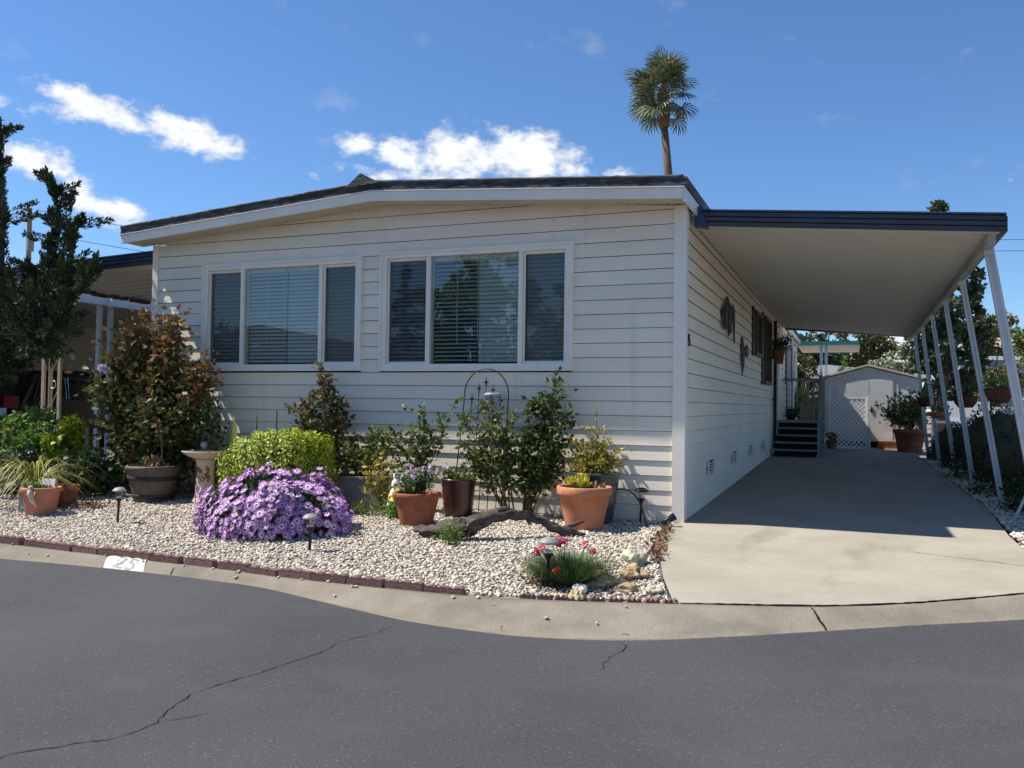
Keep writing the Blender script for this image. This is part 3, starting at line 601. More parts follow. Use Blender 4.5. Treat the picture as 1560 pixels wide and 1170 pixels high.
    def G(x, z): return [(rx0, z), (-3.64, z+.29), (rx1, z+.04)] if x is None else None
    fb, ft, rt = 3.345, 3.455, 3.575                       # fascia bottom, fascia top, roof top at the left end
    def band(name, za, zb, ya, yb, m, ex=0, k=1.0):
        A = [(rx0-ex, za), (-3.64, za+.29), (rx1+ex, za+.035)]; B = [(rx0-ex, zb), (-3.64, zb+.29), (rx1+ex, zb+.035)]
        mb = MB(); vs = [(x, y, z) for y in (ya, yb) for row in (A, B) for x, z in row]   # 0-2 A front,3-5 B front,6-8 A back,9-11 B back
        mb.add(vs, [(0, 1, 4, 3), (1, 2, 5, 4), (7, 6, 9, 10), (8, 7, 10, 11), (3, 4, 10, 9), (4, 5, 11, 10), (1, 0, 6, 7), (2, 1, 7, 8), (0, 3, 9, 6), (5, 2, 8, 11)])
        return mb.build(name, m, t)
    band('fascia', fb, ft, yf, yf+.03, M['trim'])
    band('drip_edge', ft+.001, ft+.012, yf-.02, yf+.06, M['white'], .015)
    roof = band('roof', ft+.013, rt, yf-.006, DEPTH+.3, M['roofing'])
    mb = MB(); xs = np.linspace(rx0, rx1, 120); top = []     # rolled tar edge along the gable
    for i, x in enumerate(xs):
        zc = rt+(.29*(x-rx0)/(-3.64-rx0) if x < -3.64 else .29-.255*(x+3.64)/(rx1+3.64)); top.append((x, yf+.004, zc-.006+rr.uniform(-.002, .002)))
    mb.tube(top, [.022+rr.uniform(-.003, .003) for i in range(len(top))], n=8); mb.build('rolled_edge', M['roofing'], roof, smooth=True)
    band('soffit', fb+.022, fb+.034, yf+.031, .0, M['soffit'])
    mb = MB()
    for x in np.arange(rx0+.25, rx1-.05, .11):
        z = fb+.0215+(.29*(x-rx0)/(-3.64-rx0) if x < -3.64 else .29-.255*(x+3.64)/(rx1+3.64)); mb.box((x, -.06, z), (.018, .018, .002))
    tag(mb.build('soffit_hole', M['dark'], t), kind='stuff')
    MB().box2((.062, yf+.0, 3.352), (.085, .42, 3.49)).build('rake_fascia', M['white'], t)
    MB().box2((.062, 13.75, 3.36), (.085, DEPTH+.3, 3.49)).build('rake_fascia', M['white'], t)
    MB().box2((.05, yf-.01, 3.492), (.10, DEPTH+.3, 3.60)).build('roof_edge', M['roofing'], t)
    MB().box2((.0, .42, 3.35), (.061, DEPTH+.3, 3.36)).build('eave_soffit', M['soffit'], t)
    MB().add([(-3.98, yf-.05, 3.80), (-3.52, yf-.05, 3.83), (-3.77, yf-.05, 3.965), (-3.98, 19, 3.80), (-3.52, 19, 3.83), (-3.77, 19, 3.965)], [(0, 1, 2), (5, 4, 3), (0, 2, 5, 3), (1, 4, 5, 2), (0, 3, 4, 1)]).build('ridge_cap', M['roofing'], t)
    # house number beside the corner
    o = text_mesh('house_number', '25', .19, .006, M['blackprint'], t); o.location = (.024, .11, 1.90); o.rotation_euler = (R(90), 0, R(90))
    return t
house()

# ------------------------------------------------------------------ carport
def gutter_profile(x0, x1, y, z0, z1, zx0, zx1):
    """ribbed box gutter from x0 to x1 with its face at y; zx0, zx1: height offsets at the ends"""
    h = z1-z0; prof = [(.0, .0), (-.055, .0), (-.060, .22), (-.050, .26), (-.066, .30), (-.070, .52), (-.058, .56), (-.076, .60), (-.082, .82), (-.070, .86), (-.088, .9), (-.088, 1.0), (.0, 1.0)]
    vs = []; n = len(prof)
    for x, zo in ((x0, zx0), (x1, zx1)):
        vs += [(x, y+a, z0+zo+b*h) for a, b in prof]
    fs = [(i, i+1, n+i+1, n+i) for i in range(n-1)]+[(n-1, 0, n, 2*n-1)]+[tuple(range(n)), tuple(range(2*n-1, n-1, -1))]
    return MB().add(vs, fs)
def carport():
    t = thing('carport', 'cream carport with navy front gutter and six leaning white posts', 'carport')
    y0, y1, x0, x1 = .42, 13.7, .035, 3.03; zi, zo = 3.31, 3.03
    # roof panels: each a pan with three ribs, running across the span
    pw = .30; n = int((y1-y0)/pw)
    prof = [(0, 0), (.006, .038), (.03, .038), (.036, 0), (.095, 0), (.101, .02), (.111, .02), (.117, 0), (.195, 0), (.201, .02), (.211, .02), (.217, 0), (.296, 0)]
    vs = [(x0, y, zi-z) for y, z in prof]+[(x1, y, zo-z) for y, z in prof]+[(x0, 0, zi+.03), (x0, .296, zi+.03), (x1, 0, zo+.03), (x1, .296, zo+.03)]; k = len(prof)
    mb = MB().add(vs, [(i, k+i, k+i+1, i+1) for i in range(k-1)]+[(2*k, 2*k+1, 2*k+3, 2*k+2), (0, 2*k, 2*k+2, k), (k-1, 2*k-1, 2*k+3, 2*k+1)])
    first = mb.build('roof_panel', M['pan'], t); first.location.y = y0+.002
    for i in range(1, n): o = link(first.copy(), t); o.location.y = y0+.002+i*(pw)
    gutter_profile(x0+.05, x1+.05, y0, 3.20, 3.375, .05, -.20).build('front_gutter', M['navy'], t)
    gutter_profile(x0+.05, x1+.05, y1+.09, 3.20, 3.375, .05, -.20).build('rear_gutter', M['navy'], t)
    MB().add([(.05, y0-.11, 3.235), (.2, y0-.09, 3.21), (.12, y0-.09, 3.44), (.05, y0-.11, 3.47), (.05, y0+.02, 3.235), (.2, y0+.02, 3.21), (.12, y0+.02, 3.44), (.05, y0+.02, 3.47)], [(0, 1, 2, 3), (7, 6, 5, 4), (0, 4, 5, 1), (1, 5, 6, 2), (2, 6, 7, 3), (3, 7, 4, 0)]).build('gutter_end', M['navy'], t)
    MB().box2((x1+.02, y0+.02, zo-.02), (x1+.075, y1+.05, zo+.13)).build('side_gutter', M['navy'], t)
    MB().box2((2.93, y0+.03, zo-.135), (3.005, y1, zo-.032)).build('beam', M['beam'], t)
    for i, (yy, xb, dw) in enumerate(((.82, 3.47, .088), (3.13, 3.45, .068), (5.27, 3.38, .066), (7.54, 3.37, .066), (9.8, 3.31, .066), (11.9, 3.26, .066))):
        zb = gz(yy)-.02; zt = zo-.10; xt = 2.985
        mb = MB(); w = dw/2; d = .032
        for sx in (-w+.012, w-.012):                       # two flanges and a recessed web
            mb.add([(xb+sx-.012, yy-d, zb), (xb+sx+.012, yy-d, zb), (xb+sx+.012, yy+d, zb), (xb+sx-.012, yy+d, zb), (xt+sx-.012, yy-d, zt), (xt+sx+.012, yy-d, zt), (xt+sx+.012, yy+d, zt), (xt+sx-.012, yy+d, zt)], [(3, 2, 1, 0), (4, 5, 6, 7), (0, 1, 5, 4), (1, 2, 6, 5), (2, 3, 7, 6), (3, 0, 4, 7)])
        s = w-.0242
        mb.add([(xb-s, yy-d*.5, zb), (xb+s, yy-d*.5, zb), (xb+s, yy+d*.5, zb), (xb-s, yy+d*.5, zb), (xt-s, yy-d*.5, zt), (xt+s, yy-d*.5, zt), (xt+s, yy+d*.5, zt), (xt-s, yy+d*.5, zt)], [(3, 2, 1, 0), (4, 5, 6, 7), (0, 1, 5, 4), (2, 3, 7, 6)])
        p = mb.build('post', M['postwhite'], t)
        MB().box((xt, yy-.036, zt-.03), (.09, .006, .12)).build('bracket', M['postwhite'], p)
    MB().tube([(3.44, 2.15, 0.02), (3.62, 2.25, .42)], .018, n=6).build('guy_strut', M['postwhite'], t)
carport()

# ------------------------------------------------------------------ awning on the far side of the house, with its scrolled post
def side_awning():
    t = thing('side_awning', 'cream awning with a navy front gutter on the far side of the house', 'awning')
    y0, y1, x0, x1 = .42, 12.5, XL-.03, -10.75; zi, zo = 3.25, 3.1
    prof = [(0, 0), (.006, .022), (.03, .022), (.036, 0), (.296, 0)]; k = len(prof)
    vs = [(x0, y, zi-z) for y, z in prof]+[(x1, y, zo-z) for y, z in prof]+[(x0, 0, zi+.03), (x0, .296, zi+.03), (x1, 0, zo+.03), (x1, .296, zo+.03)]
    first = MB().add(vs, [(i+1, k+i+1, k+i, i) for i in range(k-1)]+[(2*k+2, 2*k+3, 2*k+1, 2*k)]).build('roof_panel', M['pan'], t); first.location.y = y0
    for i in range(1, 40): o = link(first.copy(), t); o.location.y = y0+i*.30
    gutter_profile(x0-.03, x1, y0, 3.19, 3.37, .03, -.1).build('front_gutter', M['navy'], t)
    MB().box2((x0-.35, y0-.09, 3.22), (x0-.02, y0+.03, 3.43)).build('gutter_end', M['navy'], t)
    mb = MB(); rr = random.Random(2)
    for i in range(120): mb.box((x1+rr.uniform(-.05, .15), y0+.2+i*.1, zo-.03+rr.uniform(-.03, .02)), (.12, .1, .06), rz=rr.uniform(0, 3))
    tag(mb.build('moss', M['bark'], t), kind='stuff')
    # scroll post: two square uprights and a corner one with S-scrolls between
    px, py = -9.88, .52
    for dx, dy in ((-.17, 0), (-.09, .06), (.17, 0)):
        MB().box2((px+dx-.025, py+dy-.02, -.02), (px+dx+.025, py+dy+.02, 3.08)).build('upright', M['bath'], t)
    for i in range(5):
        z = .42+i*.52; pts = []
        for j in range(22):
            a = j/21*math.pi*2.2; r = .085*(1-j/30); pts.append((px+.04+r*math.cos(a+i)*1.0, py, z+r*1.2*math.sin(a+i)))
        MB().tube(pts, .007, n=4).build('scroll', M['trim'], t)
        MB().tube([(px-.06, py, z+.08), (px+.14, py, z+.42)], .007, n=4).build('diagonal_bar', M['trim'], t)
side_awning()

# ------------------------------------------------------------------ entry steps and landing under the carport
def steps():
    t = thing('entry_steps', 'grey entry steps with a railed landing against the side wall', 'steps')
    x0, x1 = .06, 1.0
    for i in range(4):
        y = 10.5+.28*i; z = .33+.155*i
        MB().box2((x0, y, z-.035), (x1, y+.30, z)).build('tread', M['steps'], t)
        MB().box2((x0+.03, y+.03, z-.15), (x1-.03, y+.045, z-.036)).build('riser', M['dark'], t)
    MB().box2((x0, 11.62, .90), (1.06, 13.6, .95)).build('landing', M['steps'], t)
    MB().box2((x0+.03, 11.65, .1), (1.02, 11.67, .899)).build('landing_skirt', M['dark'], t)
    for y in (11.68, 13.55): MB().box2((.97, y-.04, .1), (1.05, y+.04, 2.0)).build('post', M['rail'], t)
    MB().box2((.99, 10.46, .15), (1.05, 10.54, 1.15)).build('newel_post', M['rail'], t)
    MB().box2((.04, 13.5, 1.93), (1.0, 13.56, 1.99)).build('top_rail', M['rail'], t)
    MB().box2((.04, 13.5, 1.02), (1.0, 13.56, 1.06)).build('bottom_rail', M['rail'], t)
    b0 = MB().box((.0, 0, 0), (.035, .035, .87)).build('baluster', M['rail'], t); b0.location = (.14, 13.53, 1.495)
    for i in range(1, 7): o = link(b0.copy(), t); o.location = (.14+i*.13, 13.53, 1.495)
    MB().add([(.98, 11.64, 1.90), (1.04, 11.64, 1.90), (1.04, 11.64, 1.98), (.98, 11.64, 1.98), (.98, 10.5, 1.08), (1.04, 10.5, 1.08), (1.04, 10.5, 1.16), (.98, 10.5, 1.16)], [(0, 1, 2, 3), (7, 6, 5, 4), (0, 4, 5, 1), (1, 5, 6, 2), (2, 6, 7, 3), (3, 7, 4, 0)]).build('hand_rail', M['rail'], t)
    p = thing('downpipe', 'dark vertical downpipe on the side wall before the entry steps', 'downpipe', (.07, 10.9, 0))
    MB().box2((-.035, -.04, .3), (.035, .04, 3.2)).build('pipe', M['black'], p); MB().box2((-.06, -.055, 1.4), (.04, .055, 1.45)).build('strap', M['black'], p)
    c = thing('wooden_box', 'pale wooden crate standing on the landing by the railing', 'crate', (.66, 13.2, .95))
    MB().box2((-.17, -.15, 0), (.17, .15, .42)).build('side_board', M['wood'], c); MB().box2((-.19, -.17, .421), (.19, .17, .45)).build('lid', M['wood'], c)
    c = thing('watering_can', 'dark watering can on the landing beside the crate', 'watering can', (.28, 13.1, .95))
    MB().lathe([(.001, 0), (.1, 0), (.1, .26), (.08, .28)], 14).build('body', M['black'], c, True); MB().tube([(.09, 0, .05), (.2, 0, .3)], .018).build('spout', M['black'], c); MB().tube(curve_pts((-.09, 0, .06), (-.25, 0, .3), (0, 0, .32)), .01).build('handle', M['black'], c)
steps()

# ------------------------------------------------------------------ wall ornaments on the side wall
def ornaments():
    t = thing('wall_sculpture', 'dark jagged metal wall sculpture under the carport eave', 'wall art', (.03, 2.72, 2.25)); rr = random.Random(4)
    for i in range(22):
        y = i*.05; z0 = rr.uniform(-.02, .2)+abs(i-10)*.006; z1 = rr.uniform(.42, .58)-abs(i-9)*.008
        MB().box((.0+rr.uniform(0, .03), y, (z0+z1)/2), (.02, .042, z1-z0), rx=rr.uniform(-.05, .05)).build('reed', M['plaque'], t)
    MB().box((.005, 1.25, .2), (.02, .05, .5)).build('side_reed', M['plaque'], t)
    MB().box((.0, .55, .28), (.012, 1.05, .03)).build('cross_bar', M['plaque'], t)
    t = thing('flower_wall_art', 'brown metal long stemmed flower hung on the side wall', 'wall art', (.035, 5.0, 1.75))
    MB().tube([(0, 0, 0), (.01, .0, .2), (0, -.05, .45), (0, -.05, .62)], [.008, .03, .045, .02], 6).build('stem', M['bone'], t, True)
    MB().blob((.02, .45, .42), (.03, .26, .10), .2, 2, 3).build('bloom', M['plaque'], t, True)
    MB().tube([(0, -.02, .35), (.01, .25, .42)], [.02, .012], 5).build('side_stem', M['bone'], t)
    t = thing('hanging_planter', 'brown wall pot holding a dark plant above the entry steps', 'planter', (.17, 10.6, 2.22))
    MB().lathe([(.001, 0), (.09, 0), (.13, .28), (.145, .28), (.145, .31), (.115, .31), (.11, .28)], 16).build('pot', M['terracotta_dark'], t, True)
    leaves('foliage', ball(260, (0, 0, .42), (.16, .2, .14)), M['darkgreen'], t, .08)
    MB().box2((-.17, -.02, .1), (-.1, .02, .34)).build('bracket', M['black'], t)
    t = thing('hanging_fern', 'wispy hanging plant under the end of the carport eave', 'hanging plant', (.22, 12.6, 2.78))
    leaves('foliage', ball(220, (0, 0, .05), (.16, .35, .22)), M['darkgreen'], t, .1, .2)
    MB().tube([(0, 0, .2), (0, 0, .5)], .006, 4).build('wire', M['black'], t)
ornaments()

# ------------------------------------------------------------------ pots and garden ornaments
def pot_mesh(name, rb, rt, h, rim, rimh, m, parent, n=32):
    prof = [(.001, 0), (rb, 0), (rb+.004, .01), (rb+(rt-rim-rb)*.5, (h-rimh)*.5), (rt-rim, h-rimh), (rt-.004, h-rimh+.004), (rt, h-rimh+.012), (rt, h-.008), (rt-.006, h), (rt-rim-.012, h), (rt-rim-.02, h-.02), (rt-rim-.03, h*.6)]
    o = MB().lathe(prof, n).build(name, m, parent, True)
    o.data.polygons.foreach_set('use_smooth', [True]*len(o.data.polygons))
    return o
def soil(r, z, parent):
    mb = MB(); rr = random.Random(int(r*1000)); vs = [(0, 0, z+.015)]
    for ring in (.33, .66, 1):
        for k in range(16):
            a = 2*math.pi*k/16; vs.append((r*ring*math.cos(a), r*ring*math.sin(a), z+rr.uniform(-.012, .012)*(1 if ring < 1 else 0)))
    fs = [(0, 1+k, 1+(k+1) % 16) for k in range(16)]+[(1+16*j+k, 17+16*j+k, 17+16*j+(k+1) % 16, 1+16*j+(k+1) % 16) for j in range(2) for k in range(16)]
    return mb.add(vs, fs).build('soil', M['soil'], parent)
def stems(name, parent, base, tops, r0=.008, m='stem', bend=.12, seed=1, r1=.003):
    mb = MB(); rr = random.Random(seed); paths = []
    for tp in tops:
        b = (base[0]+rr.uniform(-.05, .05), base[1]+rr.uniform(-.04, .04), base[2])
        mid = [(b[i]+tp[i])/2+rr.uniform(-bend, bend) for i in range(2)]+[(b[2]*.4+tp[2]*.6)]
        p = curve_pts(b, mid, tp, 9); paths.append(np.array(p)); mb.tube(p, list(np.linspace(r0, r1, 9)), 5, False)
    mb.build(name, M[m], parent, True)
    return paths
def along(paths, n, lo, hi, spread):
    P = []; D = []
    per = max(1, n//len(paths))
    for p in paths:
        t = RNG.uniform(lo, hi, per)*(len(p)-1); i = np.minimum(t.astype(int), len(p)-2); f = (t-i)[:, None]
        q = p[i]*(1-f)+p[i+1]*f; d = unit(RNG.normal(size=(per, 3))); d[:, 2] *= .6
        P.append(q+d*np.abs(RNG.normal(size=(per, 1)))*spread); D.append(d*1.5)
    return np.concatenate(P), np.concatenate(D)
def rose(name, label, cat, loc, tops, nleaf, size, m, lo=.35, spread=.09, r0=.011, group=None, seed=1, base=(0, 0, 0), extra=None, blooms=None):
    t = thing(name, label, cat, loc, group=group)
    pth = stems('stems', t, base, tops, r0, seed=seed)
    side = []                                            # short side shoots
    rr = random.Random(seed+9)
    for p in pth:
        for _ in range(4):
            k = rr.randint(int(lo*8), 8); d = Vector((rr.uniform(-1, 1), rr.uniform(-.7, .5), rr.uniform(.1, .9))).normalized()*rr.uniform(.08, .2)
            a = p[k]; side.append(np.array(curve_pts(a, a+np.array(d)*.6+np.array((0, 0, .02)), a+np.array(d), 5)))
    mb = MB()
    for p in side: mb.tube(list(map(tuple, p)), [.005, .004, .004, .003, .002], 4, False)
    tag(mb.build('side_shoots', M['stem'], t), kind='stuff')
    P1, D1 = along(pth, int(nleaf*.55), lo, 1.0, spread); P2, D2 = along(side, int(nleaf*.45), .1, 1.0, spread*.55)
    leaves('foliage', np.concatenate([P1, P2]), M[m], t, size, .62, .15, np.concatenate([D1, D2]), .8)
    if extra: extra(t, pth, side)
    return t
def crown_tops(n, c, r, seed, zmin=-1e9):
    rr = random.Random(seed); out = []
    while len(out) < n:
        v = Vector((rr.uniform(-1, 1), rr.uniform(-1, 1), rr.uniform(-.4, 1)))
        if .35 < v.length < 1: out.append((c[0]+v.x*r[0], c[1]+v.y*r[1], max(zmin, c[2]+v.z*r[2])))
    return out
def bloom(parent, c, r, m, name='bloom', n=26):
    return leaves(name, np.array(c)+RNG.normal(size=(n, 3))*r*.25, M[m], parent, r*1.1, .9, .2, unit(RNG.normal(size=(n, 3))), .4)

# the tall dark rose at the house corner
def rose_ex(t, pth, side):
    bloom(t, (-.28, -.6, 1.62), .05, 'palepink')
    tall = stems('tall_shoots', t, (0, 0, .4), [(.38, -.05, 2.40), (.44, -.08, 2.22), (-.38, 0, 2.34), (-.2, 0, 2.42), (-.52, .02, 2.2), (.1, 0, 2.3), (.3, -.1, 2.15), (.95, -.05, 1.75), (1.05, -.1, 1.55)], .012, 'stem', .1, 91)
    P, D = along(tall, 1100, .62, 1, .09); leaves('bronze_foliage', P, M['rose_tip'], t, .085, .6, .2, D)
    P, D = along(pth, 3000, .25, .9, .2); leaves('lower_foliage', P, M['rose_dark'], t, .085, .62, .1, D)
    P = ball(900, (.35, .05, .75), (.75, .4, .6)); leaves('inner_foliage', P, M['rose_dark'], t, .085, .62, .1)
rose('rose_bush', 'tall bronze and green rose bush against the corner post of the house', 'rose bush', (-6.75, -.55, gz(-.55)), crown_tops(40, (-.08, 0, 1.27), (1.2, .5, 1.04), 3), 6200, .085, 'rose_bronze', .3, .15, .016, seed=2, extra=rose_ex)
rose('rose_bush', 'slim rose bush with bronze tips rising behind the clipped green shrub', 'rose bush', (-4.36, -.33, gz(-.3)), [(-.24, 0, .95), (.22, 0, 1.05), (.05, .02, 1.62), (.28, .02, 1.30), (-.1, -.05, 1.28), (.12, .0, 1.4), (-.3, 0, 1.12), (.3, .05, 1.2), (0, 0, 1.0)], 1350, .075, 'rose_bronze', .5, .075, .009, seed=5)
rose('rose_bush', 'low pale green rose growing from the grey rectangular planter', 'rose bush', (-3.75, -.34, .3), [(-.42, -.03, .38), (-.28, .05, .62), (-.1, -.05, .42), (.1, 0, .5), (.2, 0, .62), (.38, .02, .62), (.33, -.05, .4), (-.35, -.1, .2), (0, -.12, .3), (.25, -.1, .28), (-.15, -.1, .25)], 1250, .068, 'rose', .35, .075, .007, seed=6)
rose('rose_bush', 'thin open rose with a long arching shoot behind the round terracotta pot', 'rose bush', (-2.95, -.4, 0), [(-.3, 0, .72), (-.1, 0, .95), (.08, 0, .98), (.22, 0, .9), (.4, .02, 1.14), (-.2, .0, .82), (.02, 0, 1.12), (.12, -.04, .75)], 720, .066, 'rose', .5, .06, .007, seed=8)
rose('rose_bush', 'yellow green shrubby rose low beside the white figurine', 'rose bush', (-3.3, -.62, 0), [(-.16, 0, .4), (0, -.05, .5), (.12, 0, .55), (-.05, -.06, .32), (.18, -.04, .42)], 420, .06, 'yellowleaf', .35, .06, .006, seed=18)
rose('rose_bush', 'glossy rose bush climbing over the black arched trellis', 'rose bush', (-1.86, -.3, 0), [(-.62, .05, 1.02), (-.52, 0, .8), (-.42, .05, 1.12), (-.3, 0, 1.3), (-.2, .02, 1.12), (-.1, 0, .95), (-.35, -.06, .72), (-.05, -.05, .8), (-.5, -.03, .62), (-.2, -.05, .6), (-.02, 0, 1.05)], 1500, .066, 'rose', .38, .08, .010, seed=11)
rose('rose_bush', 'tallest glossy rose bush with bare red canes between trellis and pots', 'rose bush', (-1.66, -.26, 0), [(.05, 0, 1.2), (.14, 0, 1.4), (.3, .03, 1.56), (.42, .0, 1.42), (.2, 0, 1.1), (.38, 0, 1.12), (.52, -.02, 1.08), (.1, -.04, .9), (.28, -.05, .85), (.45, -.03, .8), (-.05, 0, .95), (.0, -.05, .7), (.36, -.04, .6), (.2, -.06, .65)], 2300, .068, 'rose_dark', .36, .085, .010, seed=12)

# clipped boxwood
def boxwood():
    t = thing('clipped_shrub', 'bright yellow green clipped shrub with a flat sheared top', 'shrub', (-4.46, -.95, gz(-.95)))
    n = 17000; d = unit(RNG.normal(size=(n, 3))); d[:, 2] = np.abs(d[:, 2])*.98-.04; p = 5.0
    s = (np.abs(d[:, 0])**p+np.abs(d[:, 1])**p+np.abs(d[:, 2])**p)**(-1/p)
    k = RNG.uniform(.90, 1.02, n)
    wob = 1+.03*np.sin(d[:, 0]*9+1)*np.sin(d[:, 1]*8)+.025*np.sin(d[:, 0]*23+d[:, 1]*17)+np.where(RNG.uniform(size=n) > .95, RNG.uniform(0, .05, n), 0)
    q = d*(s*k*wob)[:, None]
    sc = np.array([.56, .52, .89]); P = q*sc
    P[:, 2] *= 1-.16*np.clip(-(P[:, 0])/.8, 0, 1)*1.0
    Nh = np.sign(d)*np.abs(d)**3*np.array([1, 1, 1.0])
    leaves('foliage', P, M['hedge'], t, .036, .62, .1, d*.5, .8, face=unit(Nh)*1.3)
    MB().blob((0, 0, .36), (.48, .42, .38), .05, 2, 2).build('branches', M['hedge_in'], t, True)
boxwood()

# mound of purple daisies
def daisies():
    t = thing('daisy_mound', 'wide low mound of purple African daisies by the kerb', 'flowering plant', (-3.64, -2.12, gz(-2.1)))
    rx, ry, rz = .69, .66, .535
    def surf(n, k0=.97, k1=1.02, zmin=-.05):
        i = np.arange(n)+.5; z = 1-i/n*(1-zmin); a = i*2.39996
        rr = np.sqrt(np.clip(1-z*z, 0, 1)); d = np.stack([rr*np.cos(a), rr*np.sin(a), z], 1)+RNG.normal(size=(n, 3))*.03
        lump = 1+.085*np.sin(d[:, 0]*6+2)*np.cos(d[:, 1]*5)+.025*np.sin(d[:, 0]*13+d[:, 2]*4)+.03*np.sin(d[:, 1]*17)
        k = RNG.uniform(k0, k1, n)*lump
        zz = np.sign(d[:, 2])*np.abs(d[:, 2])**.85
        return np.stack([d[:, 0]*rx*k, d[:, 1]*ry*k, .02+zz*rz*k], 1), unit(d/np.array([rx, ry, rz]))
    P, Nn = surf(6500, .72, .97); leaves('foliage', P, M['dianthus'], t, .06, .3, .3, Nn*1.2, .7)
    MB().blob((0, 0, .12), (.60, .56, .33), .04, 2, 6).build('heart', M['hedge_in'], t, True)
    mb = MB(); npet = 13; r0, r1, r2 = .010, .017, .036   # flower head: eye, pale ring, notched petals
    vs = [(0, 0, .006)]
    for r, z in ((r0, .004), (r1, .002)):
        for k in range(npet): a = 2*math.pi*k/npet; vs.append((r*math.cos(a), r*math.sin(a), z))
    for k in range(npet):
        for da, r, z in ((-.17, r2*.95, .005), (.17, r2*1.0, .004)):
            a = 2*math.pi*k/npet+da; vs.append((r*math.cos(a), r*math.sin(a), z+.004*math.sin(k*2.1)))
    mb.mi(2).add(vs, [(0, 1+k, 1+(k+1) % npet) for k in range(npet)]); b = 1
    fl = MB(); fl.v = mb.v; fl.f = mb.f; fl.m = mb.m
    for k in range(npet):
        fl.f.append((b+k, b+npet+k, b+npet+(k+1) % npet, b+(k+1) % npet)); fl.m.append(1)
        o1 = 1+2*npet+2*k
        fl.f.append((b+npet+k, o1, o1+1, b+npet+(k+1) % npet)); fl.m.append(0)
    P, Nn = surf(1250, .99, 1.06, -.04)
    keep = np.array([not (abs(math.sin(p[0]*5.1+1.3)*math.sin(p[1]*6.3+.4)) > .55 and p[2] > .30) for p in P]); P = P[keep]; Nn = Nn[keep]
    front = np.argsort(P[:, 1]*.93-P[:, 0]*.5-P[:, 2]*.3)        # those that face the street show largest
    first = fl.build('flower', [M['petal'], M['petal_ring'], M['daisy_eye']], t); me = first.data
    rest_v = []; rest_f = []; rest_m = []
    base_v = np.array(fl.v)
    for c, i in enumerate(front):
        n_ = Vector(Nn[i]); n_ = (n_*.75+Vector((-.25, -.35, .45))*RNG.uniform(.2, 1)+Vector(RNG.normal(size=3)*.2)).normalized()
        q = n_.to_track_quat('Z', 'Y'); s = RNG.uniform(.7, 1.4); spin = Matrix.Rotation(RNG.uniform(0, 6.28), 4, 'Z')
        mat_ = Matrix.Translation(Vector(P[i])) @ q.to_matrix().to_4x4() @ spin @ Matrix.Scale(s, 4)
        if c < 300:
            o = first if c == 0 else link(first.copy(), t); o.matrix_local = mat_
        else:
            b0 = len(rest_v)*len(base_v); rest_v.append(np.c_[base_v, np.ones(len(base_v))] @ np.array(mat_).T[:, :3]); rest_f += [tuple(b0+j for j in f) for f in fl.f]; rest_m += fl.m
    mb = MB(); mb.v = [tuple(v) for v in np.concatenate(rest_v)]; mb.f = rest_f; mb.m = rest_m
    tag(mb.build('flower_mass', [M['petal_stuff'], M['petal_ring'], M['daisy_eye']], t), kind='stuff')
daisies()

